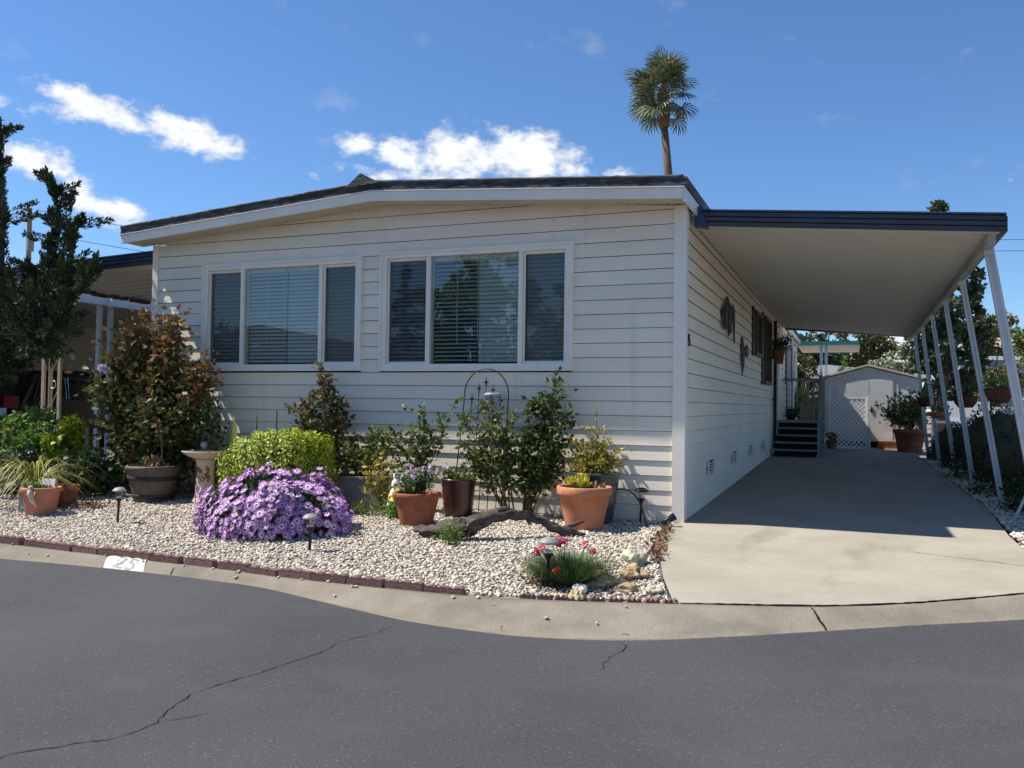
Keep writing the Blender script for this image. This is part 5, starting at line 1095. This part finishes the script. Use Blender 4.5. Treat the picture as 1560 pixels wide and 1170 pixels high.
# ------------------------------------------------------------------ trees
def cluster_tree(name, label, loc, trunk_h, blobs, n, size, m, cat='tree', group=None, tr=.18, seed=1, flat=1.0, droop=.15):
    """trunk and limbs to every leaf clump; blobs: (centre, radii) relative to the base"""
    t = thing(name, label, cat, loc, group=group); rr = random.Random(seed); mb = MB()
    mb.tube([(0, 0, -.3), (rr.uniform(-.1, .1), 0, trunk_h*.5), (0, 0, trunk_h)], [tr, tr*.8, tr*.6], 8)
    for c, r in blobs: mb.tube(curve_pts((0, 0, trunk_h*.75), (c[0]*.4, c[1]*.4, (trunk_h+c[2])*.5), c, 6), list(np.linspace(tr*.45, .02, 6)), 5, False)
    mb.build('trunk', M['bark'], t, True)
    tot = sum(r[0]*r[2] for c, r in blobs); P = []
    for c, r in blobs:
        k = max(120, int(n*r[0]*r[2]/tot)); nc = max(7, k//55); cl = ball(nc, c, r, .45, 1.0)
        for q in cl: P.append(ball(k//nc, q, np.array(r)*RNG.uniform(.2, .36)))
    leaves('crown', np.concatenate(P), M[m], t, size, .6, droop); return t
def blobs_in(n, c, r, br, seed):
    rr = random.Random(seed); out = []
    for _ in range(n):
        v = Vector((rr.uniform(-1, 1), rr.uniform(-1, 1), rr.uniform(-1, 1)))
        while v.length > 1: v = Vector((rr.uniform(-1, 1), rr.uniform(-1, 1), rr.uniform(-1, 1)))
        k = rr.uniform(.7, 1.2); out.append(((c[0]+v.x*r[0], c[1]+v.y*r[1], c[2]+v.z*r[2]), (br*k, br*k, br*k*.8)))
    return out
def palm():
    t = thing('fan_palm', 'tall fan palm with a shaggy trunk top rising beyond the roof', 'palm tree', (-11.6, 60, .16))
    MB().tube([(0, 0, 0), (-.35, 0, 12), (-.75, 0, 20), (-1.15, 0, 24.2)], [.5, .42, .34, .29], 12).build('trunk', M['bark'], t, True)
    mb = MB(); rr = random.Random(4)
    for i in range(260):
        z = 24+2.7*i/260; a = i*2.4; r = .27+.10*math.sin(math.pi*min(1, (z-24)/2.6)*.9); cx = -1.15-.12*(z-24)/3
        mb.box((cx+r*math.cos(a), r*math.sin(a), z), (.14, .12, .5), rz=a, ry=.55)
    mb.tube([(-1.15, 0, 24), (-1.2, 0, 26), (-1.25, 0, 27.6)], [.22, .24, .16], 10)
    mb.build('leaf_bases', M['palm_dry'], t)
    def frond(r, nb=22, pet=1.25):
        mb = MB(); mb.tube([(0, 0, 0), (pet*.5, 0, .06), (pet, 0, 0)], [.05, .035, .03], 4)
        for k in range(nb):
            a = (k/(nb-1)-.5)*R(205); L_ = r*(1-.18*abs(a)/2)*rr.uniform(.88, 1.05); d = Vector((math.cos(a), math.sin(a), 0)); s = Vector((-math.sin(a), math.cos(a), 0)); o = Vector((pet, 0, 0)); w = .075
            fold = .10*abs(math.sin(k*1.57)); p1 = o+d*L_*.55+Vector((0, 0, fold)); p2 = o+d*L_*.84+Vector((0, 0, -.06*L_)); p3 = o+d*L_+Vector((0, 0, -.22*L_*rr.uniform(.6, 1.3)))
            mb.add([o-s*.012, o+s*.012, p1-s*w, p1+s*w, p2-s*w*.6, p2+s*w*.6, p3], [(0, 1, 3, 2), (2, 3, 5, 4), (4, 5, 6)])
        return mb
    protos = [frond(1.9, 20, .7).build('frond', M['palm'], t), frond(1.75, 18, 1.35).build('frond', M['palm'], t), frond(1.6, 18, 1.8).build('frond', M['palm'], t)]
    n = 46
    for i in range(n):
        a = i*2.39996+rr.uniform(-.5, .5); e = R(84)-R(128)*((i+.5)/n)**1.0+rr.uniform(-.22, .22)
        o = protos[i] if i < 3 else link(protos[(0 if i < 9 else rr.randint(0, 2))].copy(), t)
        o.rotation_euler = (rr.uniform(-.7, .7), -e, a); o.location = (-1.25, 0, 27.6-1.3*i/n); s = rr.uniform(.85, 1.2); o.scale = (s, s, s)
palm()
def background():
    # cypress right of the shed, its leader showing above the carport
    bl = [((0, 0, 7.6), (.26, .26, .5)), ((.05, 0, 6.9), (.45, .45, .55)), ((.1, 0, 6.0), (.75, .7, .6)), ((.65, 0, 5.2), (.6, .55, .5)), ((-.5, 0, 5.1), (.7, .6, .6)), ((.95, -.1, 4.6), (.42, .4, .32)), ((.2, 0, 4.4), (.95, .8, .7)), ((.75, 0, 3.7), (.75, .6, .5)), ((-.5, 0, 3.9), (.7, .6, .6)), ((.3, 0, 3.0), (.95, .8, .6)), ((-.35, 0, 2.8), (.75, .6, .6)), ((.85, 0, 2.5), (.6, .5, .45)), ((.3, 0, 1.8), (.8, .6, .5)), ((1.0, 0, 5.75), (.3, .3, .35))]
    cluster_tree('cypress_tree', 'tall dark cypress rising behind the carport posts', (4.45, 22.5, .2), 6.5, bl, 15000, .16, 'cypress', tr=.2, seed=2)
    cluster_tree('broad_tree', 'golden green rounded tree beyond the blue house roof', (9.8, 52, .2), 3.5, blobs_in(9, (0, 0, 5.2), (1.5, 1.2, 1.7), 1.1, 4), 5200, .28, 'olive', tr=.25, seed=3)
    cluster_tree('broad_tree', 'leafy green tree at the frame edge beside the hanging basket', (7.6, 26, .2), 2.2, blobs_in(8, (.3, 0, 3.0), (.8, .8, 1.3), .7, 5), 4200, .16, 'rose', tr=.15, seed=4)
    cluster_tree('broad_tree', 'grey green bushy tree in front of the blue house', (7.1, 30, .2), 1.2, blobs_in(6, (0, 0, 2.1), (.7, .6, .8), .6, 6), 2600, .13, 'olive', tr=.1, seed=5)
    cluster_tree('broad_tree', 'green rounded tree beyond the green awning beside the house end', (.3, 42, .2), 2.5, blobs_in(8, (0, 0, 4.2), (1.3, 1, 1.5), 1.0, 7), 4600, .22, 'cypress', tr=.22, seed=6)
    cluster_tree('broad_tree', 'large brownish tree behind the green awning', (2.3, 45, .2), 3, blobs_in(12, (0, 0, 4.3), (1.9, 1.2, 1.9), 1.1, 8), 6800, .24, 'olive', tr=.28, seed=7)
    cluster_tree('broad_tree', 'dark olive tree beyond the white roofed neighbour house', (-1.4, 47, .2), 3, blobs_in(8, (0, 0, 4.0), (1.6, 1.2, 1.7), 1.1, 9), 4200, .24, 'cypress', tr=.25, seed=8)
    cluster_tree('spreading_tree', 'pale clumped spreading tree with a thick bare trunk behind the shed', (4.25, 29, .2), 1.7, [((-1.5, 0, 2.7), (.6, .5, .4)), ((-.8, 0, 3.0), (.6, .5, .42)), ((-.1, 0, 3.2), (.65, .5, .42)), ((.6, 0, 3.1), (.6, .5, .4)), ((-1.0, 0, 2.3), (.5, .4, .3)), ((-.2, 0, 2.5), (.6, .5, .35)), ((.9, 0, 2.5), (.5, .4, .3)), ((-.5, 0, 3.5), (.4, .4, .3))], 3600, .14, 'palegreen', tr=.26, seed=9)
    cluster_tree('broad_tree', 'small russet tree top beyond the side awning', (-24.8, 24, 0), 4.5, blobs_in(6, (0, 0, 7.2), (.5, .5, .8), .5, 12), 1400, .16, 'dryleaf', tr=.2, seed=10)
    # shrubs seen through the landing rail and by the fence line
    cluster_tree('flowering_shrub', 'sunlit yellow green shrub behind the landing rail', (.55, 19.2, .2), .6, blobs_in(7, (0, 0, 1.1), (.6, .3, .55), .4, 13), 2600, .11, 'hedge', 'shrub', tr=.05)
    cluster_tree('tall_shrub', 'tall ochre shrub standing behind the sunlit rail shrub', (.35, 22, .2), 1.2, blobs_in(7, (0, 0, 2.0), (.8, .4, .8), .5, 14), 2600, .12, 'olive', 'shrub', tr=.06)
    cluster_tree('leafy_shrub', 'bright shrub in front of the blue house door', (5.6, 24, .2), .5, blobs_in(5, (0, 0, 1.3), (.5, .3, .45), .4, 15), 1500, .11, 'brightgreen', 'shrub', tr=.05)
    cluster_tree('conifer_shrub', 'little round green shrub top just above the shed roof', (1.62, 18.6, .2), 1.2, [((0, 0, 2.3), (.25, .25, .35)), ((0, 0, 1.8), (.35, .3, .4))], 900, .08, 'brightgreen', 'shrub', tr=.05)
    # dark rounded shrubs along the driveway
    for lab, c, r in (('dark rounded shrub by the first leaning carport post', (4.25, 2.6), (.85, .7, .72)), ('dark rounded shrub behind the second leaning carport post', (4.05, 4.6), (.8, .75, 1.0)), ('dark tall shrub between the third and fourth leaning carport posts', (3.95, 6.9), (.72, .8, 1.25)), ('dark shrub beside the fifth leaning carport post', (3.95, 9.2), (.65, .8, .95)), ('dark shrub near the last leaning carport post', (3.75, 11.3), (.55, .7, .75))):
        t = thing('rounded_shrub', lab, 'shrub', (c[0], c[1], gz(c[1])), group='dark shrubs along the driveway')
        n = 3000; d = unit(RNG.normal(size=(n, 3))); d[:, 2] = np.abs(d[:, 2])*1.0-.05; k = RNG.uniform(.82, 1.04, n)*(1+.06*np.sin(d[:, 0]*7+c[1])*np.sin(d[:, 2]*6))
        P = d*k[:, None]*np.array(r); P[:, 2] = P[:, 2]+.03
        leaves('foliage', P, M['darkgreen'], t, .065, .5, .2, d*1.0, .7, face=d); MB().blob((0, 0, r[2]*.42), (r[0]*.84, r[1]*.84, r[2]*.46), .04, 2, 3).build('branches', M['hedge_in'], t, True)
    # shed
    t = thing('garden_shed', 'pale grey metal garden shed with double doors and a low gable', 'shed', (0, 0, 0)); x0, x1, y, z0, ze, zr = .98, 3.27, 15.0, .44, 2.03, 2.34; xm = 2.06
    mb = MB().add([(x0, y, z0), (x1, y, z0), (x1, y, ze), (xm, y, zr), (x0, y, ze), (x0, y+2.4, z0), (x1, y+2.4, z0), (x1, y+2.4, ze), (xm, y+2.4, zr), (x0, y+2.4, ze)], [(0, 1, 2, 3, 4), (9, 8, 7, 6, 5), (0, 4, 9, 5), (1, 6, 7, 2)]); mb.build('wall', M['shed'], t)
    for a, b in (((x0-.09, ze-.0), (xm, zr+.03)), ((xm, zr+.03), (x1+.09, ze-.0))):
        MB().add([(a[0], y-.07, a[1]), (b[0], y-.07, b[1]), (b[0], y-.07, b[1]+.045), (a[0], y-.07, a[1]+.045), (a[0], y+2.5, a[1]), (b[0], y+2.5, b[1]), (b[0], y+2.5, b[1]+.045), (a[0], y+2.5, a[1]+.045)], [(0, 1, 2, 3), (7, 6, 5, 4), (3, 2, 6, 7), (0, 4, 5, 1), (0, 3, 7, 4), (1, 5, 6, 2)]).build('roof_panel', M['shedroof'], t)
    for a, b in ((1.53, 2.085), (2.097, 2.66)):
        d = MB().box2((a, y-.03, .4), (b, y-.003, 1.985)).build('door', M['shed'], t)
        MB().box2(((b-.09 if a < 2 else a+.04), y-.05, 1.15), ((b-.05 if a < 2 else a+.08), y-.031, 1.3)).build('handle', M['black'], d)
    MB().box2((1.5, y-.024, 1.987), (2.69, y-.002, 2.02)).build('door_track', M['shed'], t)
    for x in (1.02, 1.28): MB().box2((x, y-.016, z0), (x+.035, y-.002, ze-.02)).build('rib', M['shed'], t)
    for x in (2.75, 3.0): MB().box2((x, y-.016, z0), (x+.035, y-.002, ze-.02)).build('rib', M['shed'], t)
    MB().box2((x0-.02, y-.02, z0-.02), (x1+.02, y-.004, z0+.07)).build('base_rail', M['shed'], t); MB().box2((x0+.1, y+.12, .1), (x1-.1, y+2.3, z0)).build('underfloor_shade', M['dark'], t)  # recessed near-black box stands in for the shade under the raised shed
    t = thing('wooden_ramp', 'reddish wooden box step at the shed door', 'step', (2.62, 14.72, .24)); MB().box2((-.34, -.16, 0), (.34, .16, .02)).box2((-.34, -.16, .16), (.34, .16, .20)).build('tread', M['orangebox'], t); MB().box2((-.33, -.14, .021), (.33, -.12, .159)).build('riser', M['orangebox'], t)
    # lattice gate
    t = thing('lattice_gate', 'white diagonal lattice gate in front of the shed', 'gate', (1.12, 14.2, .22)); W, H = .92, 1.33
    for a, b in (((0, 0, 0), (.05, .04, H)), ((W-.05, 0, 0), (W, .04, H)), ((.0505, 0, 0), (W-.0505, .04, .06)), ((.0505, 0, H-.05), (W-.0505, .04, H))): MB().box2(a, b).build('frame_board', M['lattice'], t)
    for s in (1, -1):
        k = 0; c = -H
        while c < W+H:
            # bar along direction (s,1); clip to the frame
            pts = []
            for xx in (.05, W-.05):
                zz = (xx-c) if s > 0 else (c-xx)
                if .06 <= zz <= H-.05: pts.append((xx, zz))
            for zz in (.06, H-.05):
                xx = (zz+c) if s > 0 else (c-zz)
                if .05 < xx < W-.05: pts.append((xx, zz))
            if len(pts) >= 2:
                a, b = pts[0], pts[1]; L_ = math.dist(a, b)
                if L_ > .05: MB().box(((a[0]+b[0])/2, .014 if s > 0 else .026, (a[1]+b[1])/2), (L_, .008, .034), ry=-math.atan2(b[1]-a[1], b[0]-a[0])).build('lattice_slat', M['lattice'], t)
            c += .118
    MB().box2((W+.005, -.02, -.05), (W+.085, .06, H+.05)).build('gate_post', M['white'], t)
    # big pot with a lanky rose at the end of the driveway
    t = thing('large_planter', 'big round dark pot of a leggy rose bush beside the shed', 'planter', (2.98, 13.6, .2))
    pot_mesh('pot', .26, .38, .56, .04, .09, M['terracotta_dark'], t, 24); soil(.33, .5, t)
    tops = crown_tops(24, (-.1, 0, 1.05), (.62, .4, .55), 51, .6); pth = stems('stems', t, (0, 0, .5), tops, .012, 'stem', .15, 51)
    P, D = along(pth, 950, .5, 1, .13); leaves('foliage', P, M['rose'], t, .1, .55, .2, D); P, D = along(pth, 650, .2, .75, .12); leaves('dead_foliage', P, M['dryleaf'], t, .1, .4, -.2, D)
    # hanging baskets
    def basket(label, c, r, h, m='basket', plant='brightgreen'):
        t = thing('hanging_basket', label, 'hanging basket', c, group='hanging baskets on the carport posts'); MB().lathe([(.001, -h), (r*.55, -h), (r*.85, -h*.6), (r, -.02), (r*1.04, 0), (r*.94, 0), (r*.85, -.05)], 20).build('basket', M[m], t, True)
        leaves('foliage', ball(90, (0, 0, .04), (r*.9, r*.9, .1)), M[plant], t, .09, .4, .6)
        for a in (0, 2.1, 4.2): MB().tube([(r*.95*math.cos(a), r*.95*math.sin(a), 0), (0, 0, .5)], .004, 3).build('wire', M['black'], t)
        MB().tube([(0, 0, .48), (-.2, 0, .52)], .008, 4).build('bracket', M['black'], t)
    basket('wide brown hanging basket between the first two leaning carport posts', (3.30, 2.35, 1.50), .165, .17)
    basket('dark hanging basket by the third leaning carport post', (3.30, 5.6, 1.46), .18, .18, plant='darkgreen')
    basket('brown hanging basket by the fifth leaning carport post', (3.12, 10.4, 1.5), .2, .2, plant='rose')
    basket('dark hanging basket beside the fourth leaning carport post', (3.2, 8.6, 1.2), .2, .12, 'terracotta', 'rose')
    # neighbour structures behind
    t = thing('neighbour_awning', 'green edged flat awning on a white post beyond the shed', 'awning', (0, 22, 0))
    MB().box2((-.1, 0, 3.42), (1.92, .06, 3.56)).build('front_gutter', M['green_awning'], t); MB().add([(-.1, .061, 3.44), (1.92, .061, 3.44), (1.92, 3.5, 3.38), (-.1, 3.5, 3.38), (-.1, .061, 3.5), (1.92, .061, 3.5), (1.92, 3.5, 3.44), (-.1, 3.5, 3.44)], [(3, 2, 1, 0), (4, 5, 6, 7), (0, 1, 5, 4), (1, 2, 6, 5), (2, 3, 7, 6), (3, 0, 4, 7)]).build('roof_panel', M['pan'], t)
    for x in (.64, .80): MB().box2((x, .1, .1), (x+.1, .2, 3.415)).build('post', M['postwhite'], t)
    t = thing('neighbour_house', 'low white roofed house behind the shed', 'house', (0, 28, 0)); MB().box2((-3, .3, .1), (4.0, 6, 2.6)).build('wall', M['shed'], t)
    MB().add([(-3.3, 0, 2.62), (.75, 0, 3.04), (4.4, 0, 2.62), (-3.3, 6.5, 2.62), (.75, 6.5, 3.04), (4.4, 6.5, 2.62), (-3.3, 0, 2.5), (4.4, 0, 2.5), (-3.3, 6.5, 2.5), (4.4, 6.5, 2.5)], [(0, 6, 7, 2, 1), (3, 4, 5, 9, 8), (0, 1, 4, 3), (1, 2, 5, 4), (6, 8, 9, 7)]).build('roof', M['white'], t)
    for x in (-1.2, 1.6): w = MB().box2((x, .27, 1.2), (x+1, .299, 2.2)).build('window', M['trim'], t); MB().box2((x+.06, .255, 1.26), (x+.94, .269, 2.14)).build('pane', M['carglass'], w)
    t = thing('blue_house', 'blue grey house with pale trim glimpsed between the carport posts', 'house', (7.6, 36, 0))
    MB().box2((-1.2, 0, .1), (3.2, 6, 3.6)).build('wall', M['bluehouse'], t); MB().box2((-1.35, -.3, 3.6), (3.4, 6.3, 3.78)).build('roof', M['white'], t)
    for x in (-.9, .3): w = MB().box2((x, -.05, 2.0), (x+.9, -.002, 3.3)).build('window', M['white'], t); MB().box2((x+.08, -.07, 2.08), (x+.82, -.0505, 3.22)).build('pane', M['carglass'], w)
    MB().box2((-1.2, -.06, 1.75), (3.2, -.001, 1.87)).build('trim_band', M['white'], t)
    t = thing('white_chest', 'pale rectangular box on a stand before the blue house', 'box', (4.75, 18.5, 0)); MB().box2((-.55, -.2, 1.05), (.55, .2, 1.5)).build('box', M['white'], t)
    for x in (-.5, .45): MB().box2((x, -.15, .15), (x+.05, .15, 1.049)).build('leg', M['white'], t)
    t = thing('far_house', 'tan roofed house beyond the blue house', 'house', (12.5, 56, 0)); MB().box2((-2, 0, .1), (4, 5, 5.0)).build('wall', M['shed'], t); MB().add([(-2.3, -.3, 5.0), (4.3, -.3, 5.0), (4.3, 2.5, 6.6), (-2.3, 2.5, 6.6), (-2.3, 5.3, 5.0), (4.3, 5.3, 5.0)], [(0, 1, 2, 3), (3, 2, 5, 4), (0, 3, 4), (1, 5, 2)]).build('roof', M['tanroof'], t)
    t = thing('yard_fence', 'low pale lattice fence beyond the dark shrubs', 'fence', (0, 15.5, 0))
    for x in np.arange(3.6, 6.6, .7): MB().box2((x, 0, .1), (x+.06, .06, 1.35)).build('post', M['white'], t)
    for z in (.5, .9, 1.28): MB().box2((3.6, .0605, z), (6.5, .085, z+.06)).build('rail', M['white'], t)
    # neighbour on the other side: home, awning, parked SUV
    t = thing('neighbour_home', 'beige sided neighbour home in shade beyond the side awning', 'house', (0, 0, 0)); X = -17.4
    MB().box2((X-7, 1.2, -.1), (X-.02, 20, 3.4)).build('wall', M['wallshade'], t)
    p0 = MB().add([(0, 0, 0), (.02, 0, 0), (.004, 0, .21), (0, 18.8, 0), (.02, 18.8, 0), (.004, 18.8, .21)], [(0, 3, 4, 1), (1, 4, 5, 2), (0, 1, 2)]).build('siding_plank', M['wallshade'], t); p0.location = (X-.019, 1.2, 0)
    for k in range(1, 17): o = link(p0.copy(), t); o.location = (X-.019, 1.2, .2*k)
    MB().box2((X-7.3, .9, 3.42), (X+.1, 20.3, 3.6)).build('roof', M['roofing'], t)
    t = thing('neighbour_carport', 'white edged neighbour carport over the parked car', 'carport', (0, 0, 0))
    MB().box2((X+.05, 1.0, 3.12), (-11.7, 15, 3.2)).build('roof_panel', M['pan'], t); MB().box2((-11.69, .95, 3.02), (-11.56, 15, 3.24)).build('side_gutter', M['white'], t); MB().box2((X+.05, .9, 3.02), (-11.7, .99, 3.24)).build('front_gutter', M['white'], t)
    MB().box2((-11.58, 3.1, 3.0), (-11.44, 3.3, 3.27)).build('gutter_outlet', M['white'], t)
    for y in (3.0, 3.26, 7.6, 7.86, 12.2): MB().box2((-11.72, y, -.0), (-11.64, y+.07, 3.11)).build('post', M['postwhite'], t)
background()
def suv():
    t = thing('parked_car', 'black sport utility car parked in the shaded neighbour carport', 'car', (-15.85, 3.9, 0), R(0))
    # side outline, y forward from the rear bumper; lofted across the width
    low = [(0, .42), (-.02, .75), (.02, 1.05), (.10, 1.18), (.38, 1.75), (.55, 1.84), (1.6, 1.88), (2.6, 1.80), (3.3, 1.28), (4.4, 1.12), (4.68, .95), (4.72, .5), (4.5, .33), (.2, .33)]
    n = len(low); secs = [(-.93, .90, .10), (-.88, 1, 0), (.88, 1, 0), (.93, .90, .10)]; vs = []
    for x, k, dz in secs:
        for y, z in low:
            inset = .12*max(0, (z-1.1)/.75); sx = x*(1-inset); vs.append((sx, 2.35+(y-2.35)*(1-(1-k)*.1), z-(dz*.1 if z > 1.2 else 0)))
    fs = [(i*n+j, i*n+(j+1) % n, (i+1)*n+(j+1) % n, (i+1)*n+j) for i in range(3) for j in range(n)]+[tuple(range(n-1, -1, -1)), tuple(3*n+j for j in range(n))]
    b = MB().add(vs, fs).build('body', M['carpaint'], t); bv = b.modifiers.new('bevel', 'BEVEL'); bv.width = .04; bv.segments = 2
    def gx(z): return .93*(1-.12*max(0, (z-1.1)/.75))
    for s in (1, -1):
        for y0, y1, yt0, yt1 in ((.42, 1.25, .62, 1.25), (1.32, 2.15, 1.32, 2.12), (2.22, 3.0, 2.19, 2.5)):
            z0, z1 = 1.22, 1.70; e = .008; q = [(s*(gx(z0)+e), y0, z0), (s*(gx(z0)+e), y1, z0), (s*(gx(z1)+e), yt1, z1), (s*(gx(z1)+e), yt0, z1)]
            w = MB().add(q, [(0, 1, 2, 3) if s > 0 else (3, 2, 1, 0)]).build('window', M['carglass'], t)
            MB().tube(q+[q[0]], .009, 4).build('window_trim', M['chrome'], w)
        for y in (.95, 3.75):
            w = MB().tube([(s*.70, y, .34), (s*.93, y, .34)], .34, 20).build('wheel', M['tyre'], t); MB().tube([(s*.925, y, .34), (s*.945, y, .34)], .22, 14).build('rim', M['chrome'], w)
        MB().box((s*.74, .02, 1.14), (.34, .1, .26)).build('taillight', M['taillight'], t)
    MB().add([(-.66, .12, 1.25), (.66, .12, 1.25), (.58, .345, 1.72), (-.58, .345, 1.72)], [(0, 1, 2, 3)]).build('rear_window', M['carglass'], t)
    pl = MB().box((.42, -.035, .93), (.5, .02, .16)).build('number_plate', M['plate'], t); MB().box((0, -.05, .52), (1.8, .12, .2)).build('bumper', M['carpaint'], t)
    MB().tube([(.3, .9, 1.86), (.28, .72, 2.12)], [.012, .006], 5).build('antenna', M['black'], t)
suv()
def utilities():
    t = thing('utility_pole', 'wooden utility pole with a crossarm beyond the juniper', 'utility pole', (-46.2, 29, 0))
    MB().tube([(0, 0, -.5), (0, 0, 13.1)], [.2, .14], 10).build('pole', M['utility'], t); MB().box((-.3, 0, 12.45), (2.5, .14, .16), ry=-.12).build('crossarm', M['utility'], t)
    i0 = MB().lathe([(.03, 0), (.06, .04), (.05, .12), (.02, .16)], 8).build('insulator', M['white'], t); i0.location = (-1.4, 0, 12.4)
    for x in (-.7, .3, .85): o = link(i0.copy(), t); o.location = (x, 0, 12.54+.12*x+.05)
    MB().tube([(.15, 0, 10.4), (.15, 0, 11.2)], .2, 10).build('transformer', M['lampgrey'], t)
    def wire(label, a, b, sag):
        pts = [tuple(np.array(a)*(1-s)+np.array(b)*s-np.array((0, 0, sag*4*s*(1-s)))) for s in np.linspace(0, 1, 25)]
        tag(MB().tube(pts, .018, 4).build('power_line', M['black'], None), label, 'power line', 'overhead power lines')
    wire('upper power line from the utility pole over the side awning', (-45.4, 29, 12.9), (-10, 75, 11.5), .9)
    wire('lower power line from the utility pole over the side awning', (-46.0, 29, 11.6), (-10, 75, 10), 1.0)
    wire('topmost power line right of the carport', (9, 60, 13.6), (40, 62, 13.4), .3)
    wire('middle power line right of the carport', (9, 60, 12.8), (40, 62, 12.6), .3)
    wire('lowest power line right of the carport', (9, 60, 7.2), (40, 62, 7.0), .3)
utilities()
# across the street, seen only mirrored in the windows
def opposite():
    t = thing('opposite_house', 'tan house across the street mirrored in the front windows', 'house', (-20, -21, 0))
    MB().box2((-9, -7, -.8), (5.5, 0, 3.1)).build('wall', M['wallshade'], t); MB().add([(-9.5, -7.5, 3.1), (6, -7.5, 3.1), (6, .5, 3.1), (-9.5, .5, 3.1), (-1.8, -7.5, 4.5), (-1.8, .5, 4.5)], [(3, 2, 5), (0, 4, 1), (0, 3, 5, 4), (2, 1, 4, 5), (0, 1, 2, 3)]).build('roof', M['tanroof'], t)
    for x in (-6, -1): w = MB().box2((x, .01, 1.2), (x+2, .06, 2.4)).build('window', M['trim'], t); MB().box2((x+.08, .061, 1.28), (x+1.92, .07, 2.32)).build('pane', M['carglass'], w)
    cluster_tree('street_tree', 'green tree across the street mirrored in the front window', (-11.2, -19.5, -.5), 2.5, blobs_in(18, (0, 0, 4.6), (3.3, 1.8, 2.9), 1.25, 61), 11000, .22, 'brightgreen', tr=.25, seed=61)
    cluster_tree('street_tree', 'pointed conifer across the street mirrored in the front window', (-15.6, -22, -.5), 5, [((0, 0, 1.5+k*.8), (1.5-.19*k, 1.5-.19*k, .7)) for k in range(8)], 4200, .2, 'cypress', tr=.2, seed=62)
opposite()
